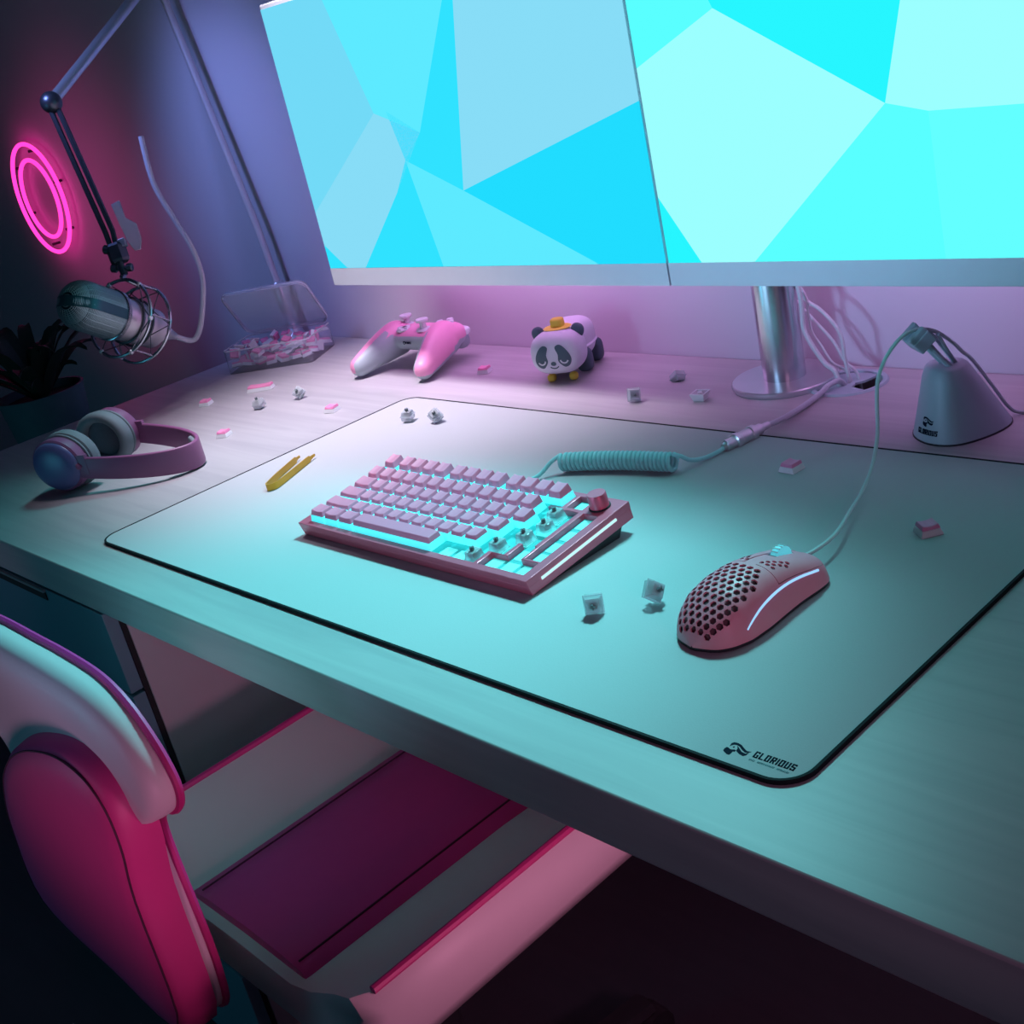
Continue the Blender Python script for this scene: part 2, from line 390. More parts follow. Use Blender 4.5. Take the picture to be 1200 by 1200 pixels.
swlist = [ # x, y, z, rot, label
    ((.658, .113, PT+.0078), (R(82), 0, R(38)), SW+'lying on the mat in front of the keyboard corner'),
    ((.690, .142, PT+.0085), (R(60), R(40), R(65)), SW+'tipped on edge on the mat, nearest the mouse'),
    ((.087, .388, PT+.0030), (R(8), R(6), R(30)), SW+'standing on the mat corner, left one of the pair'),
    ((.133, .397, PT+.0050), (R(30), R(-24), R(70)), SW+'leaning on the mat corner, right one of the pair'),
    ((-.238, .371, .0030), (R(6), R(-8), R(20)), SW+'standing on bare desk near the long pink keycap'),
    ((-.207, .422, .0060), (R(45), R(25), R(10)), SW+'tipped over on bare desk in front of the box'),
    ((.345, .522, .0078), (R(80), R(8), R(52)), SW+'on its side on the desk in front of the panda toy'),
    ((.352, .594, .0080), (R(140), R(20), R(75)), SW+'rolled over on the desk, farthest back toward the wall'),
]
proto_sw = None
for i, (p, r, lb) in enumerate(swlist):
    if proto_sw is None:
        proto_sw = thing('key_switch', lb, 'key switch', p, 0, 'loose clear key switches', r)
        switch_parts(proto_sw)
    else:
        dup(proto_sw, p, r, lb)

def cap_mesh(w, hs, h, tilt=0., depth=1., inset=.0055, bot=0.):
    """(skirt, top) of one keycap; the cap's base centre is the origin"""
    a = w*U-.0010; b = depth*U-.0010
    k = hs/h
    lerp = lambda q: (a-inset*q, b-inset*1.0*q)
    sk = B(); sk.frustum((0, 0), (a, b), lerp(k), bot, hs, (0, .0004*k))
    tp = B(); e, f = lerp(k); g_, h_ = lerp(1.)
    n = 6; rings = []
    # hollowed top: cylinder dish across x
    v = [(-e/2, -f/2, hs), (e/2, -f/2, hs), (e/2, f/2, hs), (-e/2, f/2, hs)]
    fs = [(3, 2, 1, 0)]
    ty = math.tan(tilt); top = []
    for j in (0, 1):
        for i in range(n+1):
            x = -g_/2+g_*i/n; y = (-1 if j == 0 else 1)*h_/2+.0006
            dish = -.0011*(1-(2*i/n-1)**2) if w < 2.5 else 0.
            top.append((x, y, h+y*ty+dish))
    o = len(v); v += top
    fs += [tuple(o+i for i in (i, i+1, n+1+i+1, n+1+i)) for i in range(n)]
    fs.append((0, 1, *[o+i for i in range(n, -1, -1)]))
    fs.append((2, 3, *[o+n+1+i for i in range(0, n+1)]))
    fs.append((1, 2, o+n+1+n, o+n)); fs.append((3, 0, o, o+n+1))
    tp.add(v, fs)
    return sk, tp
def loose_cap(label, p, rot, w=1., group='loose keycaps scattered on the desk', bare=False):
    t = thing('keycap', label, 'keycap', p, 0, group, rot)
    sk, tp = cap_mesh(w, .0052, .0088)
    ob('skirt', sk, M_capwhite, t, 0, .0007)['label'] = 'white lower half'
    ob('top', tp, M_capwhite if bare else M_cappink, t, 0, .0007)['label'] = 'white top' if bare else 'pink top'
    return t
proto_cap = loose_cap('pink and white keycap nearest the headphone band on the desk', (-.184, .277, 0), (0, 0, R(28)))
KC = 'pink and white keycap '
for p, rz, lb in (((-.373, .358, 0), 32, KC+'farthest left, behind the headphones'),
                  ((-.088, .393, 0), 20, KC+'on bare desk by the left edge of the mat'),
                  ((.033, .569, 0), 24, KC+'on the desk between the gamepad and the panda toy'),
                  ((.648, .393, PT), -5, KC+'on the mat between the braided cable and mouse cord'),
                  ((.823, .318, PT), 52, KC+'on the mat at the right, nearest the picture edge')):
    dup(proto_cap, p, (0, 0, R(rz)), lb)
loose_cap('long pink and white keycap on the desk in front of the clear box', (-.332, .432, 0), (0, 0, R(36)), 2.25)
t = thing('keycap', 'upside down white keycap showing its hollow underside on the desk', 'keycap', (.428, .541, .0092), 0, 'loose keycaps scattered on the desk', (R(180), 0, R(12)))
a = U-.001
b = B(); b.loft([[(x*a/2, y*a/2, 0) for x, y in ((-1, -1), (1, -1), (1, 1), (-1, 1))], [(x*(a-.0055)/2, y*(a-.0055)/2, .0092) for x, y in ((-1, -1), (1, -1), (1, 1), (-1, 1))], [(x*(a-.0080)/2, y*(a-.0080)/2, .0080) for x, y in ((-1, -1), (1, -1), (1, 1), (-1, 1))], [(x*(a-.0030)/2, y*(a-.0030)/2, 0) for x, y in ((-1, -1), (1, -1), (1, 1), (-1, 1))]], False, True)
b.box((0, 0, .0088), (.013, .013, .0006))
ob('shell', b, M_capwhite, t, 0, .0004); ob('stem_socket', B().lathe([(.0027, .0), (.0027, .0086)], 14), M_capwhite, t)

# ------------------------------------------------------------------ keyboard
KX, KY = .2592, .1087
KW = .3321
t = kb = thing('keyboard', 'pink metal mechanical keyboard glowing aqua with several keycaps pulled off', 'keyboard', (KX, KY, PT))
KO = -PT
AL = math.atan2(.0139, .1318)
D = Matrix.Translation((0, -.0037, .0182+KO)) @ Matrix.Rotation(AL, 4, 'X')
deckL = .1325
prof = [(0, .0004-KO*0), (-.0024, .0122), (.1281, .0259), (.1303, .0148)]
prof = [(.0001, .0005), (-.0026, .0120), (.1282, .0258), (.1303, .0150)]
yz = lambda pr, x0, x1: [[(x0, y, z+KO) for y, z in pr], [(x1, y, z+KO) for y, z in pr]]
b = B(); b.loft(yz([(0.0004, .0034), (-.0022, .0120), (.1285, .0258), (.1303, .0152)], 0, KW))
ob('case', b, M_pinkcase, t, 30, .0006)
b = B(); b.loft(yz([(.006, .0031), (.004, .0046), (.1206, .0160), (.113, .0031)], .004, KW-.004))
ob('base', b, M_dark, t, 30, .0004)['label'] = 'dark underside riser'
V0 = .0076; XO = .2717-KX
opens = [(0, 0, 13, 1), (0, 1, 14, 2), (0, 2, 15, 5), (0, 5, 13.75, 6.25), (14, 5.25, 15, 6.25), (13.25, 0, 16.25, .95), (14.25, .95, 15.15, 2), (15.3, 1.08, 16.25, 5)]
solid_over = [(13, 5, 15, 5.22)]
xs = sorted({-XO/U, (KW-XO)/U, 13, 14, 15, 13.75, 13.25, 14.25, 15.15, 15.3, 16.25, 0, 15.25})
ys = sorted({-V0/U, (deckL-V0)/U, 0, 1, 2, 5, 5.22, 5.25, 6.25, .95, 1.08})
def is_open(x, y):
    if any(a < x < c and b_ < y < d for a, b_, c, d in solid_over): return False
    return any(a < x < c and b_ < y < d for a, b_, c, d in opens)
fb = B(); bm = fb.bm; vt = {}; vb = {}
TH = .0066
def gv(dic, i, j, w):
    if (i, j) not in dic:
        v = ys[j]*U+V0
        if w < 0 and j == 0: v += .0011
        dic[(i, j)] = bm.verts.new(D @ Vector((xs[i]*U+XO, v, w)))
    return dic[(i, j)]
sol = {(i, j): not is_open((xs[i]+xs[i+1])/2, (ys[j]+ys[j+1])/2) for i in range(len(xs)-1) for j in range(len(ys)-1)}
for (i, j), s_ in sol.items():
    if not s_: continue
    q = [(i, j), (i+1, j), (i+1, j+1), (i, j+1)]
    bm.faces.new([gv(vt, *k, 0) for k in q])
    for (a, b_), nb in (((0, 1), (i, j-1)), ((1, 2), (i+1, j)), ((2, 3), (i, j+1)), ((3, 0), (i-1, j))):
        if not sol.get(nb, False):
            bm.faces.new([gv(vt, *q[b_], 0), gv(vt, *q[a], 0), gv(vb, *q[a], -TH), gv(vb, *q[b_], -TH)])
bmesh.ops.dissolve_limit(bm, angle_limit=R(1), verts=bm.verts, edges=bm.edges)
ob('top_frame', fb, M_pinkcase, t, 30, .0007)
pl = B(); pl.box(((8.125)*U+XO, V0+3.125*U, -.0060), (16.3*U, 6.3*U, .0004), D)
ob('switch_plate', pl, M_plate, t, 0)['label'] = 'aqua lit plate under the keys'
rows = [] # row y, list (x start, width), height, tilt
rows.append((0, [(0, 1.25), (1.25, 1.25), (2.5, 1.25), (3.75, 6.25)], .0098, 0))
rows.append((1, [(0, 2.25)]+[(2.25+i, 1) for i in range(10)], .0086, 0))
rows.append((2, [(0, 1.75)]+[(1.75+i, 1) for i in range(11)], .0090, R(-3)))
rows.append((3, [(0, 1.5)]+[(1.5+i, 1) for i in range(12)], .0098, R(-6)))
rows.append((4, [(i, 1) for i in range(13)], .0112, R(-9)))
rows.append((5.25, [(0, 1)]+[(1.25+i, 1) for i in range(4)]+[(5.5+i, 1) for i in range(4)]+[(9.75+i, 1) for i in range(4)], .0118, R(-10)))
cache = {}
for y, keys, h, tl in rows:
    for x, w in keys:
        key = (w, h, tl)
        if key not in cache:
            sk, tp = cap_mesh(w, .0044, h, -tl*0+tl*-1, inset=.0050, bot=-.0022)
            tpm = tp.mesh('keycap'); skm = sk.mesh('skirt')
            for mm, mt in ((tpm, M_keypink), (skm, M_keyglow)): mm.materials.append(mt)
            cache[key] = (tpm, skm)
        tpm, skm = cache[key]
        o = bpy.data.objects.new('keycap', tpm); C.objects.link(o); o.parent = kb
        o.matrix_local = D @ Matrix.Translation(((x+w/2)*U+XO, (y+.5)*U+V0, .0016))
        md = o.modifiers.new('bevel', 'BEVEL'); md.width = .0008; md.segments = 2; md.limit_method = 'ANGLE'
        s2 = bpy.data.objects.new('skirt', skm); C.objects.link(s2); s2.parent = o
        s2['label'] = 'aqua lit lower half'
# empty sockets and bare switches where caps are off
cells = [(10.5, .5), (11.5, .5), (12.5, .5), (13.75, .5), (14.75, .5), (15.75, .5), (14.75, 1.5), (15.78, 1.56), (15.78, 2.5), (15.78, 3.5), (15.78, 4.5), (14.5, 5.75), (13.1, 1.5), (13.9, 2.5), (14.25, 3.5), (14, 4.5)]
cb = B().box((0, 0, 0), (.0138, .0138, .0008)).mesh('socket'); cb.materials.append(M_cell)
for x, y in cells:
    o = bpy.data.objects.new('socket', cb); C.objects.link(o); o.parent = kb; o.matrix_local = D @ Matrix.Translation((x*U+XO, y*U+V0, -.0054))
def board_switch(x, y, s=1.):
    h = B(); h.frustum((0, 0), (.0142, .0142), (.0104, .0100), -.005, .0045); h.box((0, .0045, .002), (.011, .003, .005))
    o = ob('switch', h, M_sw, kb, 0, .0003, seg=1); o.matrix_local = D @ Matrix.Translation((x*U+XO, y*U+V0, 0)); o['label'] = 'bare clear switch without its cap'
    b = B(); b.box((0, 0, .001), (.006, .005, .006)); b.box((0, 0, .006), (.0041, .0013, .0036)); b.box((0, 0, .006), (.0013, .0041, .0036)); ob('stem', b, M_stem, o, 0)
    b = B(); b.tube([(.0045*math.cos(k*.6), .0045*math.sin(k*.6), -.0045+k*.00014) for k in range(56)], .0004, 5); ob('spring', b, M_chrome, o)
for x, y in ((14.0, 4.5), (13.9, 2.5), (13.1, 1.5), (14.25, 3.5), (12.5, 1.5-1)): board_switch(x, y)
# knob
km = D @ Matrix.Translation((15.72*U+XO, 5.72*U+V0, 0))
b = B(); b.lathe([(.0088, .0012), (.0086, .0132), (.0080, .0140), (.0, .0140)], 48, km, cap=False)
ob('knob', b, M_pinkcase, t, 40)
b = B(); b.lathe([(.0098, .0001), (.0098, .0012), (.0085, .0012)], 48, km); ob('knob_collar', b, M_gap, t)['label'] = 'dark ring under the knob'
for sx in (0, 1):
    x = KW+.00005 if sx else -.00005
    p0 = D @ Vector((x, .0165, -.0068)); p1 = D @ Vector((x, .112, -.0068))
    ob('light_bar', B().tube([p0+(p1-p0)*k/8 for k in range(9)], .0014, 8, flat=1.), M_slit, t)['label'] = 'white lit slit along the side'

# ------------------------------------------------------------------ coiled cable
t = thing('coiled_cable', 'pale aqua coiled keyboard cable with metal connector behind the keyboard', 'cable', (.48, .335, PT))
W2 = lambda p: (p[0]-.48, p[1]-.335, p[2]-PT)
A0 = Vector((.4225, .323, .0135)); A1 = Vector((.5420, .3560, .0135)); ax = (A1-A0).normalized(); sdv = Vector((-ax.y, ax.x, 0))
T_ = 26; pts = []
for k in range(T_*14+1):
    q = k/(T_*14); a = 2*PI*T_*q+PI/2
    c0 = A0+(A1-A0)*q+sdv*.004*math.sin(PI*q)
    pts.append(W2(c0+(sdv*math.cos(a)+Vector((0, 0, 1))*math.sin(a))*.0079))
ob('coil', B().tube(pts, .00215, 8), M_coil, t)
lead = crom([W2((.4225, .323, .0215)), W2((.417, .313, .017)), W2((.411, .296, .0075)), W2((.404, .272, .0075)), W2((.400, .243, .010)), W2((.399, .2365, .011))], 8)
ob('lead', B().tube(lead, .0022, 10), M_coil, t)
tail = crom([W2((.542, .356, .0214)), W2((.5475, .3595, .019)), W2((.549, .372, .010)), W2((.5525, .388, .0062)), W2((.556, .405, .0062)), W2((.557, .414, .0075))], 8)
ob('cord', B().tube(tail, .0022, 10), M_coil, t)
cm = frame(W2((.5565, .412, .0080)), (.010, .068, 0))
b = B(); b.lathe([(.0030, 0), (.0042, .003), (.0056, .004), (.0056, .015), (.0076, .016), (.0076, .022), (.0068, .023), (.0068, .036), (.0077, .037), (.0077, .043), (.0056, .044), (.0056, .052), (.0040, .055), (.0036, .064)], 24, cm)
ob('connector', b, M_alu2, t, 25)['label'] = 'silver screw connector'
cord = crom([W2((.5655, .474, .0078)), W2((.566, .500, .0052)), W2((.564, .54, .0036)), W2((.562, .572, .0045)), W2((.561, .595, .0070)), W2((.564, .612, .0040)), W2((.566, .620, -.02)), W2((.566, .622, -.06))], 8)
ob('braided_cord', B().tube(cord, .0030, 10), M_braid, t)['label'] = 'grey braided half running into the desk hole'

# ------------------------------------------------------------------ monitor cables
def mcable(lb, pts, r=.0022, group='monitor cables dropping into the desk hole'):
    q = crom(pts, 10)
    tag(ob('monitor_cable', B().tube(q, r, 10), M_white), lb, 'cable', group)
mcable('white monitor cable on the outer right curve beside the stand pole', [(.470, .600, .235), (.490, .618, .155), (.5052, .622, .1222), (.5148, .622, .1062), (.5254, .622, .0903), (.54, .622, .0811), (.5548, .622, .0664), (.5632, .622, .0506), (.5643, .622, .0269), (.5666, .622, .003), (.568, .622, -.07)], .0020)
mcable('white monitor cable crossing the middle of the bundle beside the pole', [(.455, .625, .20), (.475, .638, .13), (.4911, .638, .1065), (.4989, .634, .0935), (.5111, .632, .0796), (.5271, .632, .0627), (.5456, .632, .0422), (.5584, .632, .019), (.5720, .633, .0002), (.574, .634, -.07)], .0017)
mcable('thick pale monitor cable hanging nearest the stand pole', [(.500, .600, .235), (.5200, .609, .160), (.5228, .610, .1235), (.5259, .611, .0999), (.5253, .612, .0812), (.5247, .612, .0622), (.5328, .612, .0433), (.5452, .612, .0246), (.5600, .612, .0063), (.563, .612, -.07)], .0026)
mcable('thin grey monitor cable paired with the thick one by the pole', [(.495, .607, .20), (.515, .617, .13), (.5205, .620, .1074), (.5262, .621, .0934), (.5264, .621, .0726), (.5283, .621, .0555), (.5371, .621, .0414), (.5495, .620, .0227), (.5659, .6265, .0024), (.567, .628, -.07)], .0014)

# ------------------------------------------------------------------ monitors
MY, MZ0, MH, MWd = .50, .1425, .372, .6125
def screen_polys():
    return None
def monitor(lb, x0, polys, cols):
    t = thing('monitor', lb, 'monitor', (x0+MWd/2, MY, MZ0))
    lo = lambda x, y, z: (x-x0-MWd/2, y-MY, z-MZ0)
    b = B(); b.box(lo(x0+MWd/2, MY+.014, MZ0+MH/2), (MWd, .026, MH)); b.box(lo(x0+MWd/2, MY+.036, MZ0+MH/2), (MWd*.7, .02, MH*.6))
    ob('housing', b, M_monwhite, t, 0, .002)
    ob('chin', B().box(lo(x0+MWd/2, MY+.0006, MZ0+.0125), (MWd-.001, .0014, .0245)), M_monwhite, t, 0, .0004)['label'] = 'pale blue grey strip below the screen'
    s = B()
    for k, p in enumerate(polys):
        q = [lo(x, MY-.0002, z) for x, z in p]
        s.add(q, [tuple(range(len(q)))], None, p_m[k])
    ob('screen', s, cols, t, 0)['label'] = 'aqua screen with a faceted pattern'
    return t
# colours of the low poly wallpaper
sc_cols = [glow('screen_pale', (.245, .72, .93), 1.), glow('screen_sky', (.17, .70, .93), 1.), glow('screen_cyan', (.03, .76, 1), 1.), glow('screen_aqua', (.11, .82, 1), 1.), glow('screen_deep', (.015, .72, 1), 1.),
           glow('screen_light', (.33, 1, 1), 1.), glow('screen_mid', (.10, 1, 1), 1.), glow('screen_turq', (.125, 1, 1), 1.), glow('screen_blue', (.02, .92, 1), 1.)]
def pick(polys): return polys
# left screen polygons in (X, Z) on the plane of the screen
x0 = -.1655; x1 = x0+MWd; zb = MZ0+.0245; ztp = MZ0+MH-.006; xl = x0+.002; xr = x1-.0006
ZL = ztp
lp = [
    ([(xl, zb), (-.122, zb), (xl, .20)], 2),
    ([(-.122, zb), (-.080, zb), (.028, .262), (.10, .33), (.02, .36), (xl, .245), (xl, .20)], 0),
    ([(xl, .245), (.02, .36), (-.03, ZL), (xl, ZL)], 1),
    ([(.02, .36), (.10, .33), (.22, ZL), (-.03, ZL)], 3),
    ([(-.080, zb), (.085, zb), (.060, .30), (.028, .262)], 2),
    ([(.028, .262), (.060, .30), (.045, .36), (.10, .33)], 4),
    ([(.085, zb), (.352, zb), (.155, .258), (.060, .30)], 3),
    ([(.060, .30), (.155, .258), (.22, ZL), (.10, .33)], 2),
    ([(.352, zb), (xr, zb), (xr, .33), (.155, .258)], 4),
    ([(.155, .258), (xr, .33), (xr, ZL), (.22, ZL)], 0),
]
p_m = [m for _, m in lp]
mon1 = monitor('left aqua monitor showing faceted triangles, above the gamepad and panda', x0, [p for p, _ in lp], sc_cols)
X2 = x0+MWd+.0012
xl = X2+.002; xr = X2+MWd-.004
rp = [
    ([(xl, zb), (xl+.043, zb), (xl, .235)], 8),
    ([(xl+.043, zb), (xl+.108, zb), (xl+.262, .30), (xl+.1, .40), (xl, .36), (xl, .235)], 5),
    ([(xl, .36), (xl+.1, .40), (xl+.05, ZL), (xl, ZL)], 6),
    ([(xl+.108, zb), (xl+.305, zb), (xl+.30, .29), (xl+.262, .30)], 6),
    ([(xl+.305, zb), (xr, zb), (xr, .28), (xl+.30, .29)], 7),
    ([(xl+.262, .30), (xl+.30, .29), (xr, .28), (xr, ZL), (xl+.32, ZL)], 5),
    ([(xl+.262, .30), (xl+.32, ZL), (xl+.05, ZL), (xl+.1, .40)], 8),
]
p_m = [m for _, m in rp]
mon2 = monitor('right aqua monitor with lighter triangles, above the mouse cord holder', X2, [p for p, _ in rp], sc_cols)
# stand
PX, PY = .492, .612
t = thing('monitor_stand', 'polished silver pole on a round base holding both monitors', 'monitor stand', (PX, PY, 0))
ob('base', B().lathe([(.0, .0), (.0575, .0), (.0585, .002), (.0585, .0055), (.0575, .0068), (0, .0068)], 64, cap=False), M_alu2, t)
ob('pole', B().lathe([(.0235, .0068), (.0235, .40), (.0225, .402), (0, .402)], 48, cap=False), M_alu, t)
b = B(); b.box((-.04, -.0352, .33), (.56, .02, .045)); b.box((0, -.03, .33), (.06, .02, .06))
for bx_ in (-.1655+.6125/2, .4482+.6125/2): b.box((bx_-PX, -.0495, .33), (.10, .034, .10))
b.box((.325, -.035, .33), (.20, .02, .045)); b.box((-.32, -.035, .33), (.10, .02, .045))
ob('crossbar', b, M_alu2, t, 0, .002)

# ------------------------------------------------------------------ mouse cord holder
t = thing('mouse_bungee', 'pale cone shaped mouse cord holder with emblem, right of the stand', 'cord holder', (.735, .515, 0))
fd = Vector((-.60, -.80, 0)); sdv = Vector((.80, -.60, 0))
def ring(cf, cb, hw, z, n=40):
    """egg outline: front offset cf, back offset cb along the facing axis, half width hw"""
    out = []
    for k in range(n):
        a = 2*PI*k/n; c = math.cos(a); s_ = math.sin(a)
        L_ = cf if c > 0 else cb
        out.append(fd*(L_*math.copysign(abs(c)**(1. if c > 0 else 1.15), c))+sdv*hw*math.copysign(abs(s_)**.95, s_)+Vector((0, 0, z)))
    return out
rg = [ring(.0285, .060, .0355, .0012), ring(.0280, .0588, .0345, .004)]
for k in range(1, 10):
    q = k/10
    rg.append(ring(.028-.0125*q, .0588-.0338*q, .0345-.0140*q, .004+.058*q))
rg += [ring(.0143, .0235, .0190, .064), ring(.0120, .0205, .0160, .0668), ring(.007, .012, .010, .0678)]
ob('body', B().loft(rg), M_bungee, t, 50)
ob('rubber_foot', B().loft([ring(.0290, .0605, .0360, 0), ring(.0290, .0605, .0360, .0016)]), M_dark, t)
hd = Vector((-.008, -.020, .0960))   # head of the arm
ro = Vector((.008, .004, .060))
for k in (-1, 1):
    o_ = sdv*.0058*k
    ob('prong', B().tube(crom([ro+o_, ro*.5+hd*.5+o_*1.1, hd+o_*1.15+Vector((-.001, -.001, .006))], 6), .0026, 8), M_bungee, t)
    ob('prong', B().tube(crom([ro+o_*.2+Vector((.004, .005, 0)), ro*.5+hd*.5+o_*.5+Vector((.006, .007, .002)), hd+o_*1.5+Vector((.008, .010, .004))], 6), .0018, 8), M_bungee, t)
ad = (hd-ro).normalized()
cmx = frame(hd, ad, sdv)
b = B(); b.box((0, 0, 0), (.024, .018, .013), cmx); b.box((.008, .0, .0085), (.006, .018, .006), cmx); b.box((-.008, .0, .0085), (.006, .018, .006), cmx)
ob('clamp', b, M_bungee, t, 0, .0014)['label'] = 'blocky cord clamp at the tip of the prongs'
# print on the front of the cone
tn = Vector((fd.x, fd.y, .24)).normalized()
pm = frame(fd*.0262+Vector((0, 0, .020)), tn, -sdv*-1)
def wrap(me, up0, ang0):
    # lay a flat print (x right, y up, z out) on the cone's front
    for v in me.vertices:
        zq = up0+v.co.y; q = (zq-.004)/.058
        hw = .0345-.0140*q; cf = .028-.0125*q
        a = ang0+v.co.x/((hw+cf)/2)
        # seen from the front, right is +sdv
        p = fd*(cf+.00035)*math.cos(a)+sdv*(hw+.00035)*math.sin(a)+Vector((0, 0, zq)) + (fd*math.cos(a)+sdv*math.sin(a))*v.co.z
        v.co = p
    me.update(); return me
ob('emblem', wrap(emblem(.0120).mesh(), .0155, .20), M_ink, t, 0)['label'] = 'dark bearded head emblem'
ob('lettering', wrap(blocktext('GLORIOUS', .0220, .0047, 0, .0003), .0085, .02), M_ink, t, 0)['label'] = 'dark printed word GLORIOUS'

# ------------------------------------------------------------------ mouse
t = thing('mouse', 'pink honeycomb gaming mouse with lit side stripe on the mat', 'mouse', (.7685, .1605, PT), R(-3))
wk = [(-.064, .0008), (-.0625, .0125), (-.058, .0195), (-.050, .0265), (-.036, .0315), (-.015, .0318), (.005, .0300), (.025, .0288), (.045, .0296), (.056, .0290), (.0625, .0262), (.064, .0235)]
hk = [(-.064, .0042), (-.0625, .0122), (-.058, .0180), (-.050, .0245), (-.036, .0325), (-.018, .0368), (0, .0372), (.018, .0346), (.036, .0298), (.052, .0245), (.0625, .0200), (.064, .0185)]
def itp(tab, y):
    if y <= tab[0][0]: return tab[0][1]
    for (a, va), (b_, vb_) in zip(tab, tab[1:]):
        if y <= b_:
            q = (y-a)/(b_-a); return va+(vb_-va)*q
    return tab[-1][1]
def smooth_tab(tab):
    ys_ = [-.064+.128*k/64 for k in range(65)]; vs = [itp(tab, y) for y in ys_]
    for _ in range(3): vs = [vs[0]]+[(vs[i-1]+2*vs[i]+vs[i+1])/4 for i in range(1, 64)]+[vs[-1]]
    return list(zip(ys_, vs))
wk = smooth_tab(wk); hk = smooth_tab(hk)
def msurf(y, th, off=0.):
    """th 0 = right lower edge, pi = left lower edge"""
    w = itp(wk, y)+off; h = itp(hk, y)+off; z0 = .003
    c = math.cos(th); s_ = math.sin(th)
    x = w*math.copysign(abs(c)**.72, c); z = z0+(h-z0)*abs(s_)**.80
    x *= 1-.10*math.sin(PI*min(1, max(0, (z-z0)/(h-z0))))*(1 if abs(c) > .3 else 0)*.5
    return Vector((x, y, z))
def mpatch(y0, y1, t0, t1, ny, nt, off=0., th=.0013):
    b = B(); P = []
    for i in range(ny+1):
        for j in range(nt+1):
            P.append(msurf(y0+(y1-y0)*i/ny, t0+(t1-t0)*j/nt, off))
    f = [(i*(nt+1)+j, i*(nt+1)+j+1, (i+1)*(nt+1)+j+1, (i+1)*(nt+1)+j) for i in range(ny) for j in range(nt)]
    vs = [b.bm.verts.new(p) for p in P]
    for q in f: b.bm.faces.new([vs[k] for k in q])
    bmesh.ops.recalc_face_normals(b.bm, faces=b.bm.faces)
    me = b.bm; 
    # orient outwards
    fz = max(me.faces, key=lambda x: x.calc_center_median().z)
    if fz.normal.z < 0: bmesh.ops.reverse_faces(me, faces=me.faces)
    m_ = bpy.data.meshes.new('p'); me.to_mesh(m_); me.free()
    return evalmesh(m_, [('SOLIDIFY', dict(thickness=th, offset=-1))])
def mnorm(y, th):
    e = 1e-4
    n = (msurf(y+e, th)-msurf(y-e, th)).cross(msurf(y, th+e)-msurf(y, th-e)).normalized()
    return n if n.z > 0 or abs(n.z) < .02 else -n
def hexes(rows_):
    b = B()
    for y, s, r in rows_:
        # arc length s from the crown
        th = PI/2; acc = 0; stp = -.01 if s > 0 else .01
        while acc < abs(s):
            p = msurf(y, th); th += stp; acc += (msurf(y, th)-p).length
        p = msurf(y, th); n_ = mnorm(y, th)
        mx = frame(p, n_, (1, 0, 0))
        b.lathe([(r, -.0028), (r, .0022)], 6, mx)
    return b.mesh()
rear = mpatch(-.06398, .0065, .0, PI, 60, 48)
def yprof():
    # meridian arc length from the rear so that holes keep their spacing down the steep back
    ys_ = [-.0636+.070*k/400 for k in range(401)]; acc = [0]
    for a, b_ in zip(ys_, ys_[1:]): acc.append(acc[-1]+(msurf(b_, PI/2)-msurf(a, PI/2)).length)
    return ys_, acc
YS, AC = yprof()
hx = []
sp = .0063; k = 0; d = .0105
while d < AC[-1]-.004:
    y = YS[min(range(401), key=lambda i: abs(AC[i]-d))]
    lim = min(.0235, itp(wk, y)*.86)
    for m_ in range(-6, 7):
        s = (m_+(.5 if k % 2 else 0))*sp*1.02
        if abs(s) > lim: continue
        if d > AC[-1]-.016 and abs(s) > .018: continue
        if d < .022 and abs(s) > .013+d*.3: continue
        hx.append((y, s, .0027))
    d += sp*.87; k += 1
rear = cut(rear, hexes(hx))
for v in rear.vertices: v.co.z = max(v.co.z, .0006); v.co.y = max(v.co.y, -.0642); v.co.x = max(-.034, min(.034, v.co.x))
ob('shell', rear, M_mouse, t, 40)
b0 = .0072
for nm, ta, tb in (('button', .62, PI/2-.10), ('button', PI/2+.10, PI-.62)):
    me = mpatch(b0, .0640, ta, tb, 24, 16)
    sg = 1 if ta < 1 else -1
    hh = [(y, sg*s, .0019) for y, s in ((.0125, .0065), (.0125, .0115), (.0165, .009), (.0165, .014), (.0205, .0115), (.0205, .0165), (.0245, .014), (.0245, .019), (.0285, .0165), (.0125, .0165))]
    ob(nm, cut(me, hexes(hh)), M_mouse, t, 40)
ob('side_panel', mpatch(b0-.0007, .0640, 0, .60, 24, 10), M_mouse, t, 40)
ob('side_panel', mpatch(b0-.0007, .0640, PI-.60, PI, 24, 10), M_mouse, t, 40)
for ya, yb_ in ((b0, .030), (.052, .0640)): ob('center_strip', mpatch(ya, yb_, PI/2-.085, PI/2+.085, 12, 4, -.0004), M_mouse if ya > .05 else M_mouse, t, 40)
# inner core seen through the holes
b = B(); rgs = []
for k in range(15):
    y = -.058+.118*k/14
    rgs.append([msurf(y, PI*j/20, -.0042) for j in range(21)])
b.loft(rgs); ob('core', b, M_mousein, t)['label'] = 'dark inside seen through the holes'
b = B(); pts = []
for j in range(48):
    pass
rim = []
N_ = 40
for k in range(N_+1): y = -.0635+.127*k/N_; rim.append((itp(wk, y)-.0006, y))
poly = rim+[(-x, y) for x, y in rim[::-1]]
ob('base', B().prism(poly, .0004, .0040), M_dark, t, 30)['label'] = 'dark underside rim'
wm = frame((0, .041, .0235), (1, 0, 0))
b = B(); b.lathe([(.0085, -.0032), (.0100, -.0026), (.0102, 0), (.0100, .0026), (.0085, .0032)], 32, wm); ob('scroll_wheel', b, M_wheel, t)
b = B()
for a in range(20): b.box((0, 0, 0), (.0064, .0008, .0007), Matrix.Translation((0, .041, .0235)) @ Matrix.Rotation(2*PI*a/20, 4, 'X') @ Matrix.Translation((0, 0, .0103)))
ob('wheel_rib', b, M_cord, t, 0)
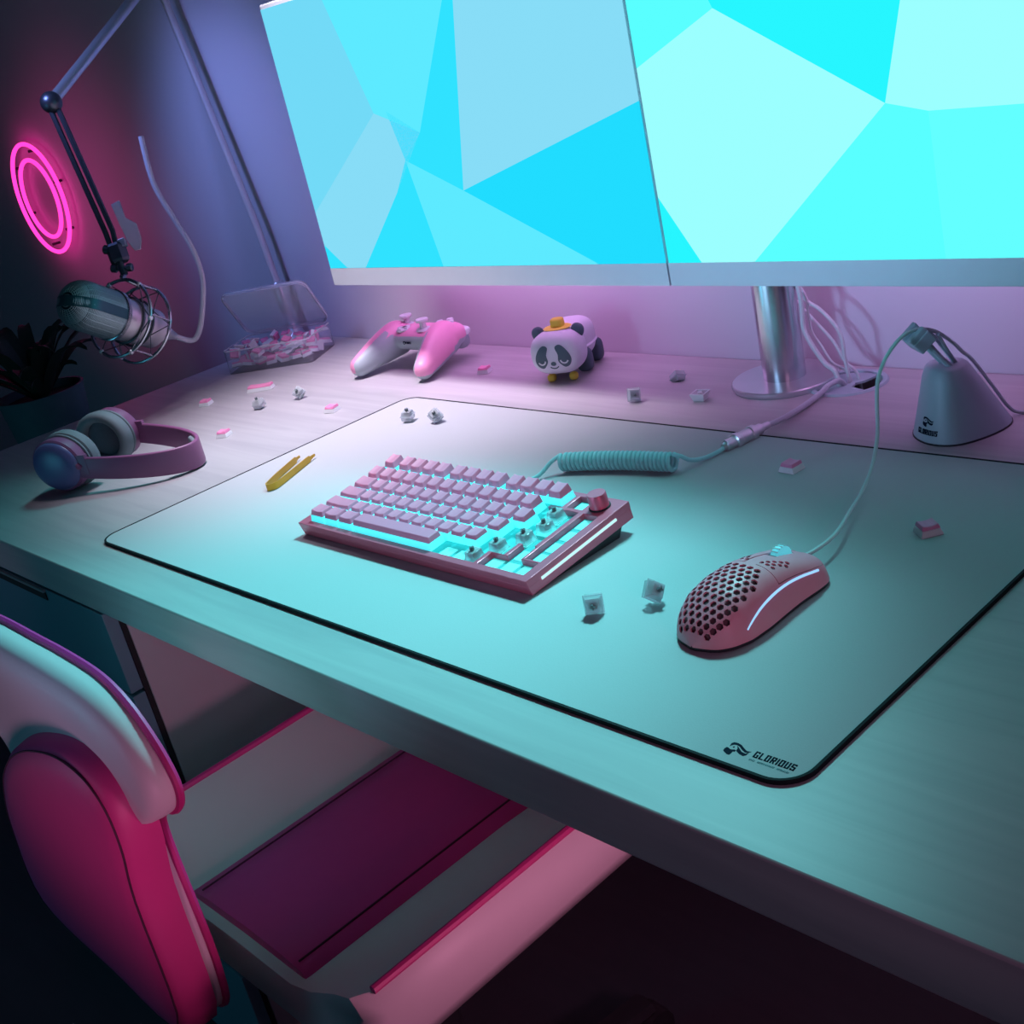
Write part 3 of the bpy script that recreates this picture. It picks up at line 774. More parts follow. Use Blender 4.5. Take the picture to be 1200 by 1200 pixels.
for sg in (0, 1):
    pa = []
    for y, th in ((-.037, .20), (-.033, .27), (-.027, .34), (-.019, .41), (-.009, .46), (.004, .49), (.018, .505), (.032, .51), (.044, .50), (.050, .49)):
        th2 = PI-th if sg else th
        pa.append(msurf(y, th2, .0001))
    ob('light_strip', B().tube(crom(pa, 6), lambda q: .0005+.0005*min(1, q*2.2), 8), M_mstrip, t)['label'] = 'pale blue lit stripe along the side'
# cord: goes up into the bungee clamp and on behind it
mi = (Matrix.Translation((.7685, .1605, PT)) @ Matrix.Rotation(R(-3), 4, 'Z')).inverted()
wp = [(.772, .224, .0175), (.7745, .238, .0165), (.772, .270, .0150), (.7560, .318, .0120), (.7475, .3485, .0130), (.7385, .382, .0215), (.7330, .404, .042), (.7320, .410, .070), (.7290, .420, .0860), (.7260, .437, .0960), (.7240, .458, .1030), (.7240, .478, .1065), (.7290, .494, .1060), (.7370, .506, .1000), (.7450, .5190, .0860), (.7480, .5290, .0740), (.7520, .5375, .0640), (.7625, .5515, .0345), (.7705, .5625, .0110), (.7780, .5720, .0022), (.800, .585, .0020), (.86, .610, .002), (1.0, .640, .002), (1.2, .655, .002)]
ob('cord', B().tube(crom([mi @ Vector(p) for p in wp], 8), .0017, 9), M_cord, t)

# ------------------------------------------------------------------ gamepad
t = thing('gamepad', 'pink and white game controller on the desk under the left monitor', 'game controller', (-.112, .572, 0), R(4))
b = B()
b.sell((0, .018, .040), (.052, .030, .017), .8, .7)
for s_ in (-1, 1):
    b.sell((s_*.044, .020, .040), (.032, .030, .0185), .85, .9)
    for k in range(19):
        q = k/18
        x = .050+.019*q; y = .012-.066*q; z = .0385-.0215*q**1.15; r_ = .0265-.0115*q**1.3
        b.sell((s_*x, y, z), (r_*.94, r_, r_*.98))
me = fuse(b, .0013, 14)
bm = bmesh.new(); bm.from_mesh(me)
def padwhite(c, n):
    if n.z > .55 and not (abs(c.x) > .04 and c.y < -.01 and n.x*c.x < 0): return False
    if abs(c.x) < .042: return n.y < -.30 or n.z < -.25
    inner = n.x*math.copysign(1, -c.x)
    if c.y < .006: return inner > .28 or n.z < -.45
    return n.z < -.25
sel = [f for f in bm.faces if padwhite(f.calc_center_median(), f.normal)]
si = {f.index for f in sel}
def part_of(flag):
    b2 = bm.copy(); b2.faces.ensure_lookup_table()
    bmesh.ops.delete(b2, geom=[f for f in b2.faces if (f.index in si) != flag], context='FACES')
    m_ = bpy.data.meshes.new('x'); b2.to_mesh(m_); b2.free(); m_.materials.clear(); return m_
ob('front_shell', part_of(False), M_padpink, t, 80)['label'] = 'pink shell'
ob('back_shell', part_of(True), M_padwhite, t, 80)['label'] = 'pale grey inner shell'
def stick(x, y):
    o = ob('thumbstick', B().lathe([(.0115, .0), (.0095, .003), (.0050, .004), (.0045, .011), (.0090, .0125), (.0095, .0150), (.0088, .0165), (.0070, .0160), (0, .0150)], 28, Matrix.Translation((x, y, .0535)), cap=False), M_white, t)
    o['label'] = 'white thumbstick'
stick(-.036, .026); stick(.020, .006)
b = B(); b.box((-.021, .005, .0565), (.021, .0072, .0032)); b.box((-.021, .005, .0565), (.0072, .021, .0032)); b.lathe([(.012, .053), (.012, .0556)], 24, Matrix.Translation((-.021, .005, 0)))
ob('direction_pad', b, M_white, t, 0, .0006)['label'] = 'white direction pad'
for dx, dy in ((0, .0105), (0, -.0105), (.0105, 0), (-.0105, 0)):
    ob('button', B().lathe([(.0052, .052), (.0052, .0590), (.0045, .0602), (0, .0605)], 20, Matrix.Translation((.043+dx, .028+dy, 0)), cap=False), M_white, t)['label'] = 'white face button'
for s_ in (-1, 1):
    ob('bumper', B().sell((s_*.050, .042, .0405), (.022, .010, .007), .7, .7), M_white, t)['label'] = 'white shoulder bumper'
    ob('trigger', B().sell((s_*.050, .044, .026), (.012, .012, .012), .8, .8), M_padwhite, t)
tm = blocktext('XBOX', .0120, .0030, 0, .0006); lm = Matrix.Translation((-.004, -.0135, .0385)) @ Matrix.Rotation(R(82), 4, 'X')
pm = B(); pm.torus(.0019, .0006, 20, 6, Matrix.Translation((-.0068, -.0135, .0400)) @ Matrix.Rotation(R(82), 4, 'X'))
tm.transform(lm)
lg = ob('lettering', tm, M_ink, t, 0); lg['label'] = 'dark printed word XBOX'
ob('logo', pm, M_ink, t)['label'] = 'small dark ring logo'

# ------------------------------------------------------------------ panda toy
t = thing('toy_panda', 'small panda figure wearing a yellow hat on the desk by the wall', 'toy', (.180, .586, 0), R(24))
b = B(); b.sell((0, -.020, .0380), (.0345, .0250, .0275), .76, .60, 44, 28)
ob('head', b, M_panda, t, 60)
b = B(); b.sell((0, .026, .0400), (.0300, .034, .0265), .7, .75, 36, 20); ob('body', b, M_panda, t, 60)
b = B(); b.sell((0, .024, .0330), (.0318, .035, .0030), .6, .7, 36, 10); ob('rim', b, M_panda, t, 60)['label'] = 'raised seam around the body'
for s_ in (-1, 1):
    ob('ear', B().sell((0, 0, 0), (.0088, .0048, .0095), .9, .9, mx=Matrix.Translation((s_*.0265, -.012, .0600)) @ Matrix.Rotation(R(18*s_), 4, 'Y')), M_pandad, t)['label'] = 'dark round ear'
    for y in (.004, .046):
        ob('leg', B().sell((s_*.0225, y, .0165), (.0105, .0095, .0150), .6, .6), M_pandad, t)['label'] = 'dark stubby leg'
    ob('foot', B().sell((s_*.0150, -.024, .0050), (.0055, .0060, .0050), .7, .8), M_yellow, t)['label'] = 'small yellow foot'
def face_y(x, z, e=.0):
    # front surface of the head's superellipsoid
    q = max(0, 1-abs((z-.0380)/.0275)**(2/.76))**(.76/2)   # cos(ph)^e1
    c = abs(x/.0345/max(q, 1e-3)); c = min(c, .999)
    return -.020-.025*q*(1-c**(2/.60))**(.60/2)-e
def decal(poly, e):
    """thin curved patch following the face: polygon fan in (x,z)"""
    b = B(); cx = sum(p[0] for p in poly)/len(poly); cz = sum(p[1] for p in poly)/len(poly)
    R_ = 5; n = len(poly); V = [(cx, face_y(cx, cz, e), cz)]; F = []
    for k in range(1, R_+1):
        for x, z in poly:
            X = cx+(x-cx)*k/R_; Z = cz+(z-cz)*k/R_; V.append((X, face_y(X, Z, e), Z))
    for j in range(n): F.append((0, 1+j, 1+(j+1) % n))
    for k in range(R_-1):
        for j in range(n): a = 1+k*n+j; b_ = 1+k*n+(j+1) % n; F.append((a, b_, b_+n, a+n))
    b.add(V, F); return evalmesh(b.mesh(), [('SOLIDIFY', dict(thickness=.0003, offset=0))])
for s_ in (-1, 1):
    po = [(.0050, .0495), (.0105, .0525), (.0165, .0490), (.0220, .0410), (.0240, .0330), (.0210, .0258), (.0150, .0232), (.0105, .0265), (.0070, .0325), (.0078, .0405)]
    po = [(p[0], p[1]) for p in [tuple(v)[:2] for v in crom([(x, z, 0) for x, z in po], 4, True)]]
    ep = ob('eye_patch', decal([(s_*x, z) for x, z in po], .0004), M_pandad, t, 60); ep['label'] = 'dark eye patch'
    arc = [(s_*(.0150+.0048*math.cos(a)), .0335+.0048*math.sin(a)) for a in [R(-175+k*22) for k in range(8)]]
    ob('eye', B().tube([(x, face_y(x, z, .0008), z) for x, z in arc], .0010, 6), M_white, t)['label'] = 'white half moon eye'
po = [(.0036*math.cos(a), .0290+.0028*math.sin(a)) for a in [2*PI*k/16 for k in range(16)]]
ob('nose', decal(po, .0008), M_pandad, t, 60)
sm = [(x, .0222+.0025*(abs(x)/.0055)**2) for x in [-.0055+.011*k/12 for k in range(13)]]
ob('mouth', B().tube([(x, face_y(x, z, .0004), z) for x, z in sm]+[], .0007, 6), M_pandad, t)
ob('tail', B().lathe([(.0045, 0), (.0030, .006), (.0006, .012)], 12, frame((0, .058, .045), (0, 1, .35))), M_panda, t)
hat = B(); hat.sell((0, -.010, .0660), (.0185, .0150, .0016), .8, .9, 32, 8); hat.sell((.001, -.010, .0712), (.0085, .0075, .0068), .45, .6, 28, 12)
ob('hat', hat, M_yellow, t, 50)['label'] = 'yellow brimmed hat'
ob('hat_band', B().torus(.0078, .0006, 28, 6, Matrix.Translation((.001, -.010, .0682))), M_gold, t)

# ------------------------------------------------------------------ keycap box
BO = Vector((-.495, .472, 0)); BA = R(32.5)
t = thing('storage_box', 'clear plastic box with its lid open, full of keycaps', 'box', BO, BA)
BW, BD, BH, th = .153, .100, .038, .0014
def shell_box(w, d, h, r, th_):
    o_ = rrect(w, d, r); i_ = rrect(w-2*th_, d-2*th_, r-th_)
    b = B()
    b.loft([[(x+w/2, y+d/2, .0) for x, y in o_], [(x+w/2, y+d/2, h) for x, y in o_], [(x+w/2, y+d/2, h) for x, y in i_], [(x+w/2, y+d/2, th_) for x, y in i_]], True)
    return b
ob('tray', shell_box(BW, BD, BH, .008, th), M_clearbox, t, 40)
o_ = B(); rr_ = rrect(BW, BD, .008); o_.tube([(x+BW/2, y+BD/2, BH) for x, y in rr_], .0011, 6, True); ob('rim', o_, M_clearrim, t)
lid = shell_box(BW, BD, .008, .014, th); lm_ = lid.mesh()
# hinge along the back edge, tipped back past upright
lm_.transform(Matrix.Translation((0, BD, BH+.001)) @ Matrix.Rotation(R(-54), 4, 'X') @ Matrix.Rotation(R(180), 4, 'X') @ Matrix.Translation((0, 0, -.008)))
ob('lid', lm_, M_clearlid, t, 40)['label'] = 'raised clear lid'
lr = B(); lr.tube([(x+BW/2, y+BD/2, .004) for x, y in rrect(BW, BD, .014)], .0012, 6, True); lr = lr.mesh()
lr.transform(Matrix.Translation((0, BD, BH+.001)) @ Matrix.Rotation(R(-54), 4, 'X') @ Matrix.Rotation(R(180), 4, 'X') @ Matrix.Translation((0, 0, -.008)))
ob('lid_edge', lr, M_clearrim, t)
ob('latch', B().box((BW/2, -.0012, BH-.005), (.016, .0024, .008)), M_clearbox, t, 0, .0006)
bxm = Matrix.Translation(BO) @ Matrix.Rotation(BA, 4, 'Z')
rnd = random.Random(3)
for lv in range(2):
    for i in range(7):
        for j in range(4):
            if lv == 1 and rnd.random() < .18: continue
            x = .0125+i*.0213+rnd.uniform(-.001, .001); y = .0130+j*.0247+rnd.uniform(-.002, .002); z = .0125+lv*.0175+(.004*math.sin(i*1.7+j) if lv else 0)
            rot = Euler((rnd.choice((0, 0, 0, 1, 2, 3))*PI/2+rnd.uniform(-.35, .35), rnd.uniform(-.35, .35), rnd.uniform(0, 6.28)))
            mw = bxm @ Matrix.Translation((x, y, z)) @ rot.to_matrix().to_4x4() @ Matrix.Translation((0, 0, -.0044)) 
            e = mw.to_euler()
            dup(proto_cap, mw.to_translation(), e, 'pink and white keycap heaped inside the clear storage box', 'keycaps heaped inside the clear box')

# ------------------------------------------------------------------ switch puller tweezers
t = thing('tweezers', 'gold metal switch puller tweezers lying on the left of the mat', 'tweezers', (.072, .212, PT))
W3 = lambda x, y: (x-.072, y-.212)
cl = crom([(*W3(.0475, .2445), 0), (*W3(.0560, .2300), 0), (*W3(.0740, .1980), 0), (*W3(.0855, .1800), 0), (*W3(.0915, .1715), 0), (*W3(.0975, .1690), 0), (*W3(.1015, .1745), 0), (*W3(.1000, .1830), 0), (*W3(.0880, .2080), 0), (*W3(.0730, .2380), 0), (*W3(.0655, .2540), 0)], 6)
b = B(); rings = []
for i, p in enumerate(cl):
    d_ = (cl[min(i+1, len(cl)-1)]-cl[max(i-1, 0)]).normalized(); nrm = Vector((-d_.y, d_.x, 0))*.0006
    q = i/(len(cl)-1); e = min(q, 1-q)
    hh = .0078 if e > .04 else .0040
    z0 = .0002+(0 if e > .04 else .002)
    rings.append([(p-nrm+Vector((0, 0, z0))), (p+nrm+Vector((0, 0, z0))), (p+nrm+Vector((0, 0, z0+hh))), (p-nrm+Vector((0, 0, z0+hh)))])
b.loft(rings); ob('spring_strip', b, M_gold, t, 30)
for p, d_ in ((cl[0], (cl[0]-cl[1]).normalized()), (cl[-1], (cl[-1]-cl[-2]).normalized())):
    b = B(); m_ = frame(p+Vector((0, 0, .0042))+d_*.0015, d_, (0, 0, 1)); b.box((0, 0, .001), (.0030, .0016, .006), m_)
    ob('tip', b, M_gold, t, 0)

# ------------------------------------------------------------------ headphones
t = thing('headphones', 'pink and grey over ear headphones lying left of the mat', 'headphones', (-.251, .120, 0), R(25))
HZ = .0385
def cup(sgn):
    # sgn -1 near, +1 far ; axis along y
    mx = Matrix.Translation((0, 0, HZ)) @ Matrix.Rotation(R(-90*sgn), 4, 'X')
    def pr(prof, m_, nm, lb=None, sx=1.14):
        b = B(); rings = []
        for r, h in prof: rings.append([(r*sx*math.cos(2*PI*j/48), r*math.sin(2*PI*j/48), h) for j in range(48)])
        b.loft(rings, True, False, mx); o = ob(nm, b, m_, t, 40)
        if lb: o['label'] = lb
        return o
    pr([(.0335, .044), (.0345, .050), (.0345, .060), (.0325, .062)], M_hp, 'ear_cup', 'pink ear cup')
    pr([(.0320, .0605), (.0318, .063), (.0295, .0665), (.0220, .0695), (.0100, .071), (.001, .0713)], M_hpcup, 'cup_cover', 'violet domed outer cover')
    pr([(.0350, .0425), (.0362, .0435), (.0362, .0455), (.0350, .0465)], M_cush, 'cup_ring', 'grey trim ring')
    pr([(.0330, .043), (.0368, .040), (.0378, .034), (.0372, .028), (.0345, .0245), (.0310, .0235), (.0265, .0250), (.0240, .0290), (.0235, .036)], M_cush, 'cushion', 'grey padded cushion')
    pr([(.0238, .0340), (.0238, .0355)], M_cushin, 'inner_mesh', 'dark fabric inside the cushion')
cup(-1); cup(1)
def band_path(rx, ry, x0_, z_):
    return [(x0_+rx*math.sin(a), -ry*math.cos(a), z_(a)) for a in [PI*k/40 for k in range(41)]]
def strip(path, hw, th_, nm, m_, lb=None, a0=0, a1=41, inset=0.):
    b = B(); rings = []; P = [Vector(p) for p in path]
    for i in range(a0, a1):
        d_ = (P[min(i+1, 40)]-P[max(i-1, 0)]); d_.z = 0; d_.normalize(); nr = Vector((d_.y, -d_.x, 0))
        w = hw(i/40) if callable(hw) else hw
        pts = [(-th_/2+inset, -w), (th_/2+inset, -w), (th_/2+inset, w), (-th_/2+inset, w)]
        c_ = P[i]
        # rounded section
        sec = rrect(th_, 2*w, min(th_*.45, .003), 3)
        rings.append([c_+nr*(u+inset)+Vector((0, 0, v)) for u, v in sec])
    b.loft(rings); o = ob(nm, b, m_, t, 50)
    if lb: o['label'] = lb
    return o
zf = lambda a: HZ-.003-.0170*math.sin(a)
path = band_path(.150, .0600, .018, zf)
strip(path, lambda q: .0140+.0028*math.sin(PI*q), .0055, 'headband', M_hp)
strip(path, lambda q: .0125, .0065, 'headband_pad', M_cush, 'pale grey padding inside the band', 13, 28, -.0050)
for a_, b_ in ((9, 10), (31, 32)): strip(path, .0152, .0058, 'band_joint', M_hp, None, a_, b_+1)
for s_ in (-1, 1):
    b = B(); b.tube(crom([(.030, s_*.061, HZ), (.036, s_*.063, HZ-.002), (.030, s_*.060, HZ-.004)], 4), .004, 8); b.box((.031, s_*.0590, HZ-.001), (.034, .006, .026)); ob('yoke', b, M_hp, t, 0, .0015)

# ------------------------------------------------------------------ microphone on its boom
def P(px, py, s):
    d = MR @ Vector(((px-600)/FPX, -(py-600)/FPX, -1)); return CAM+d.normalized()*s
Hd = P(77, 352, 1.80); Tl = P(205, 394, 1.955)
axm = (Tl-Hd).normalized(); ML = (Tl-Hd).length
t = thing('microphone', 'silver studio microphone with mesh head in a shock mount', 'microphone', Hd+axm*.09)
MS = ML/.195
mm = Matrix.Translation(-(Hd+axm*.09)) @ frame(Hd, axm, (0, 0, 1)) @ Matrix.Scale(MS, 4)
gp = [(.001, 0)]+[(.0310*math.sin(PI/2*k/8)**.8, .026*(1-math.cos(PI/2*k/8))) for k in range(1, 9)]+[(.0310, .030+.008*k) for k in range(6)]
# fine wire mesh as ridges
rg = []
for k in range(56):
    q = k/55; z = .0012+q*.071
    r0 = .0312*(math.sin(math.acos(min(1, max(0, 1-z/.026)))) if z < .026 else 1.)
    rg.append((max(.0012, r0)+(.0007 if k % 2 else -.0006), z))
M_mesh = mat('mic_mesh', (.36, .48, .50), .30, .8, noise=.35, scale=900, bump=.5)
def gr(z, r_=.0312): return r_*(math.sin(math.acos(min(1, max(0, 1-z/.026)))) if z < .026 else 1.)
ob('grille', B().lathe([(max(.001, gr(z)-.0016), z+.001) for z in [.0004+k*.0355/12 for k in range(25)]], 48, mm), mat('mic_inside', (.02, .045, .05), .5, .3, noise=.1), t, 60)['label'] = 'dark inside of the mesh head'
gw = B(); z = .0008
while z < .0715:
    gw.torus(gr(z), .00062, 44, 5, mm @ Matrix.Translation((0, 0, z))); z += .0017 if z > .012 else .0010
for k in range(24):
    a = 2*PI*k/24; gw.tube([mm @ Vector((gr(z)*math.cos(a), gr(z)*math.sin(a), z)) for z in [.002, .005, .010, .016, .022, .028, .05, .0715]], .0006, 4)
ob('wire_mesh', gw, M_mesh, t, 60)['label'] = 'rounded wire mesh'
gb = B()
for s_ in (0,):
    arc = []
    for k in range(33):
        z = .072-.072*min(k, 32-k)/16.; 
    pr = [(.0322*math.sin(math.acos(min(1, max(0, 1-z/.026)))) if z < .026 else .0322, z) for z in [.071, .06, .045, .03, .022, .014, .008, .004, .0012, -.0006]]
    prof = pr+[(-x, z) for x, z in pr[::-1]]
    gb.loft([[(x, w, z-(.0006 if abs(x) < .01 else 0)), (x*1.0, -w, z-(.0006 if abs(x) < .01 else 0)), (x*.94, -w, z+.0012), (x*.94, w, z+.0012)] for (x, z) in prof for w in (.0065,)], True, False, mm @ Matrix.Rotation(R(96), 4, 'Z'))
ob('grille_band', gb, mat('mic_band', (.03, .11, .13), .35, .6, noise=.05), t, 40)['label'] = 'dark teal band over the mesh head'
ob('grille_ring', B().lathe([(.0318, .072), (.0335, .073), (.0335, .078), (.0318, .079)], 48, mm), M_chrome, t)
ob('body', B().lathe([(.0270, .079), (.0280, .081), (.0280, .128), (.0270, .134), (.0262, .136), (.0262, .150), (.0200, .158), (.0120, .160)], 48, mm), mat('mic_body', (.60, .56, .60), .35, .75, noise=.02), t, 30)
ob('connector', B().lathe([(.0100, .158), (.0100, .178), (.0085, .182), (.0060, .190), (.0050, .195)], 24, mm), M_alu2, t)
cp = [Hd+axm*.190*MS, P(222, 399, 1.962), P(231, 394, 1.962), P(236, 375, 1.957), P(238, 335, 1.957), P(233, 310, 1.957), P(222, 285, 1.957), P(205, 258, 1.962), P(180, 215, 1.968), P(165, 160, 1.979)]
ob('cable', B().tube(crom([q-(Hd+axm*.09) for q in cp], 8), .0042, 10), mat('mic_cable', (.52, .50, .58), .45, noise=.05), t)['label'] = 'grey cable looping up from the tail'
# shock mount
t = thing('shock_mount', 'round wire shock mount cradling the silver microphone', 'shock mount', Hd+axm*.115)
sm_ = Matrix.Translation(-(Hd+axm*.115)) @ frame(Hd, axm, (0, 0, 1)) @ Matrix.Scale(MS, 4)
SR = .0505
for z, r_ in ((.092, SR), (.128, SR)):
    ob('outer_ring', B().torus(r_, .0022, 56, 8, sm_ @ Matrix.Translation((0, 0, z))), M_chrome, t)
for z in (.103, .120):
    ob('inner_ring', B().torus(.0300, .0016, 40, 8, sm_ @ Matrix.Translation((0, 0, z))), M_gun, t)
for k in range(6):
    a = PI/6+k*PI/3; c_, s2 = math.cos(a), math.sin(a)
    ob('strut', B().tube([sm_ @ Vector((SR*c_, SR*s2, .092)), sm_ @ Vector((SR*c_, SR*s2, .128))], .0015, 6), M_chrome, t)
for z0_, z1_ in ((.092, .103), (.128, .120)):
    pts = []
    for k in range(12):
        a = 2*PI*k/12+.1
        pts.append(sm_ @ Vector(((SR if k % 2 else .0315)*math.cos(a), (SR if k % 2 else .0315)*math.sin(a), z0_ if k % 2 else z1_)))
    ob('elastic', B().tube(pts, .0011, 6, True), M_gun, t)
for k in range(6):
    a = 2*PI*(2*k+1)/12+.1
    ob('clip', B().sell((0, 0, 0), (.0035, .0035, .0035), u=10, v=8, mx=sm_ @ Matrix.Translation((SR*math.cos(a), SR*math.sin(a), .092))), M_alu2, t)
top = Hd+axm*.118*MS+Vector((0, 0, SR*MS))
J = P(146, 322, 1.911)
b = B(); tl = top-(Hd+axm*.115); jl = J-(Hd+axm*.115)
b.tube(crom([sm_ @ Vector((SR, 0, .092)), tl*.5+jl*.5+Vector((0, 0, .004)), jl], 5), .0030, 8)
b.tube(crom([sm_ @ Vector((SR, 0, .128)), tl*.5+jl*.5+Vector((0, 0, .004)), jl], 5), .0030, 8)
ob('bracket', b, M_chrome, t)
# boom arm
JT = P(135, 296, 1.923); J2 = P(128, 272, 1.928); E1 = P(60, 120, 2.000); BP = Vector((-.553, .648, .0))
E2 = Vector((-.665, .648, .62))
t = thing('boom_arm', 'jointed dark and grey microphone boom arm clamped at the desk corner', 'microphone arm', BP)
Lb = lambda v: Vector(v)-BP
up_ = Vector((0, 0, 1)); dj = (JT-J)
b = B(); b.tube([Lb(J), Lb(J*.5+JT*.5), Lb(JT)], .0055, 10); ob('swivel', b, M_gun, t)
rt = MR @ Vector((1, 0, 0))
for q, sd_, rr_ in ((J*.75+JT*.25, -1, .0062), (J*.7+JT*.3, 1, .0062), (JT*.9+J2*.1, -1, .0068)):
    ob('knob', B().lathe([(.0030, 0), (.0035, .008), (rr_, .008), (rr_, .015), (rr_*.8, .0165)], 18, frame(Lb(q), rt*sd_+Vector((0, 0, .1)))), M_gun, t)
hx_ = frame(Lb(P(138, 297, 1.923)), (J2-J).normalized(), rt)
ob('hinge_block', B().lathe([(.013, -.014), (.0150, -.010), (.0150, .010), (.013, .014)], 6, hx_), M_gun, t, 20)
ob('hinge_block', B().box((.012, 0, .012), (.011, .012, .012), hx_), M_alu2, t, 0, .001)
da = (E1-J2).normalized(); sa = rt-da*rt.dot(da)
for k in (-1, 1):
    ob('upper_arm', B().tube([Lb(JT+sa*.004*k), Lb(J2+sa*.006*k), Lb(E1+sa*.006*k)], .0042, 8), M_gun, t)
fn = [P(147, 255, 1.928), P(160, 262, 1.928), P(166, 280, 1.928), P(165, 292, 1.928), P(158, 294, 1.928), P(150, 284, 1.928), P(140, 262, 1.928), P(130, 240, 1.934), P(140, 235, 1.934)]
b = B(); fr_ = MR @ Vector((0, 0, 1)); b.loft([[Lb(q+fr_*.002) for q in fn], [Lb(q-fr_*.002) for q in fn]]); ob('cable_guard', b, mat('guard_grey', (.42, .34, .42), .45, noise=.03), t, 30, .001)['label'] = 'grey fin beside the hinge'
b = B(); b.tube([Lb(E1), Lb(E1*.5+E2*.5), Lb(E2)], .0085, 12); ob('middle_arm', b, M_alu2, t)
ob('lower_arm', B().tube([Lb(E2), Lb((-.576, .648, .205)), Lb((-.556, .648, .045)), Lb((-.5535, .648, .02))], .0066, 14), mat('pole_grey', (.62, .58, .64), .5, .1, noise=.03), t)
ob('elbow', B().sell((0, 0, 0), (.016, .016, .016), mx=Matrix.Translation(Lb(E1))), M_gun, t)
ob('elbow', B().sell((0, 0, 0), (.016, .016, .016), mx=Matrix.Translation(Lb(E2))), M_gun, t)
ob('base_flange', B().lathe([(.026, .0), (.026, .004), (.018, .010), (.012, .028), (.0095, .034)], 28), M_alu2, t)
ob('collar', B().lathe([(.0095, .0), (.0120, .004), (.0120, .050), (.0095, .054)], 24, frame(Lb((-.5555, .648, .050)), Vector((-.576, .648, .205))-Vector((-.5555, .648, .050)))), M_alu2, t)

# ------------------------------------------------------------------ neon sign on the wall
nc = Vector((-1.440, WY-.022, .290))
t = thing('neon_sign', 'pink neon sign of two nested rings on the far left wall', 'neon sign', (nc.x, WY-.002, nc.z))
for r_ in (.118, .084):
    ob('neon_tube', B().torus(r_, .0046, 72, 10, Matrix.Translation((0, -.02, 0)) @ Matrix.Rotation(R(90), 4, 'X')), M_neon, t)['label'] = 'glowing pink neon ring'
b = B()
for k in range(6):
    a = k*PI/3+.3
    b.tube([(.1035*math.cos(a), -.002, .1035*math.sin(a)), (.1035*math.cos(a), -.02, .1035*math.sin(a))], .003, 6)
ob('bracket', b, M_dark, t)

# ------------------------------------------------------------------ plant left of the desk
t = thing('potted_plant', 'dark leafy plant in a dim pot past the desk left end', 'plant', (-.835, .29, FZ))
pz = .016-FZ
ob('pot', B().lathe([(.055, pz-.17), (.073, pz-.01), (.076, pz), (.071, pz), (.068, pz-.015)], 32), M_pot, t)
ob('soil', B().lathe([(.067, pz-.02), (.067, pz-.014)], 24), M_soil, t)
b = B()
for k in range(3):
    a = 2*PI*k/3+.4; b.tube([(.052*math.cos(a), .052*math.sin(a), pz-.165), (.10*math.cos(a), .10*math.sin(a), 0)], .009, 8)
b.lathe([(.062, pz-.18), (.062, pz-.17)], 24)
ob('plant_stand', b, M_dark, t)
rl = random.Random(5)
for k in range(26):
    a = 2*PI*k/26*1.618*3; ln = rl.uniform(.10, .19); up2 = rl.uniform(.05, .12); w = rl.uniform(.010, .018)
    dr = Vector((math.cos(a), math.sin(a), 0)); sd2 = Vector((-dr.y, dr.x, 0))
    b = B(); rings = []
    for i in range(9):
        q = i/8; c_ = dr*(.01+ln*.75*q)+Vector((0, 0, pz-.015+up2*math.sin(q*2.0)))
        ww = w*math.sin(PI*min(1, .12+q*.88))**.7+.0008
        rings.append([c_+sd2*ww+Vector((0, 0, .004)), c_+Vector((0, 0, -.0015)), c_-sd2*ww+Vector((0, 0, .004)), c_+Vector((0, 0, .0005))])
    b.loft(rings); ob('leaf', b, M_leaf, t)

# ------------------------------------------------------------------ gaming chair
t = thing('gaming_chair', 'white and magenta padded gaming chair tucked against the desk front', 'chair', (.42, -.06, FZ))
Q = lambda x, y, z: Vector((x-.42, y+.06, z-FZ))
# backrest outline (x,z) at the rear plane
half = [(.0, .072), (.06, .072), (.12, .068), (.155, .054), (.18, .028), (.191, .002), (.186, -.018), (.168, -.034), (.140, -.046), (.128, -.08), (.128, -.20), (.10, -.262), (0, -.27)]
out = half+[(-x, z) for x, z in half[-2:0:-1]]
oc = crom([(x, 0, z) for x, z in out], 5, True)
def ringb(sc, y):
    cx, cz = 0, -.06
    return [Q(.325+cx+(p.x-cx)*sc, y, -.013+cz+(p.z-cz)*sc) for p in oc]
b = B(); b.loft([ringb(.70, -.214), ringb(.85, -.216), ringb(.94, -.213), ringb(.985, -.207), ringb(1.0, -.199), ringb(1.0, -.188), ringb(.96, -.185), ringb(.70, -.184)])
ob('backrest', b, M_cw, t, 60)['label'] = 'white padded backrest'
ob('piping', B().tube(ringb(1.002, -.1885), .0034, 8, True), M_cpip, t)['label'] = 'magenta piping'
po = [(x-.33, z) for x, z in ((.14, -.27), (.15, -.17), (.195, -.10), (.25, -.055), (.30, -.028), (.347, -.010), (.40, .004), (.438, .007), (.470, .000), (.487, -.022), (.485, -.06), (.465, -.12), (.44, -.27), (.30, -.28))]
pc = crom([(x, 0, z) for x, z in po], 5, True)
def ringp(sc, y): return [Q(.33+(p.x-.03)*sc+.03, y, -.12+(p.z+.12)*sc) for p in pc]
b = B(); b.loft([ringp(1.0, -.200), ringp(1.0, -.214), ringp(.975, -.225), ringp(.92, -.231), ringp(.8, -.235), ringp(.55, -.237), ringp(.2, -.238)])
ob('lumbar_cushion', b, M_cp, t, 60)['label'] = 'magenta cushion on the backrest'
ob('seam', B().tube(ringp(.93, -.2305), .0009, 6, True), M_seam, t)
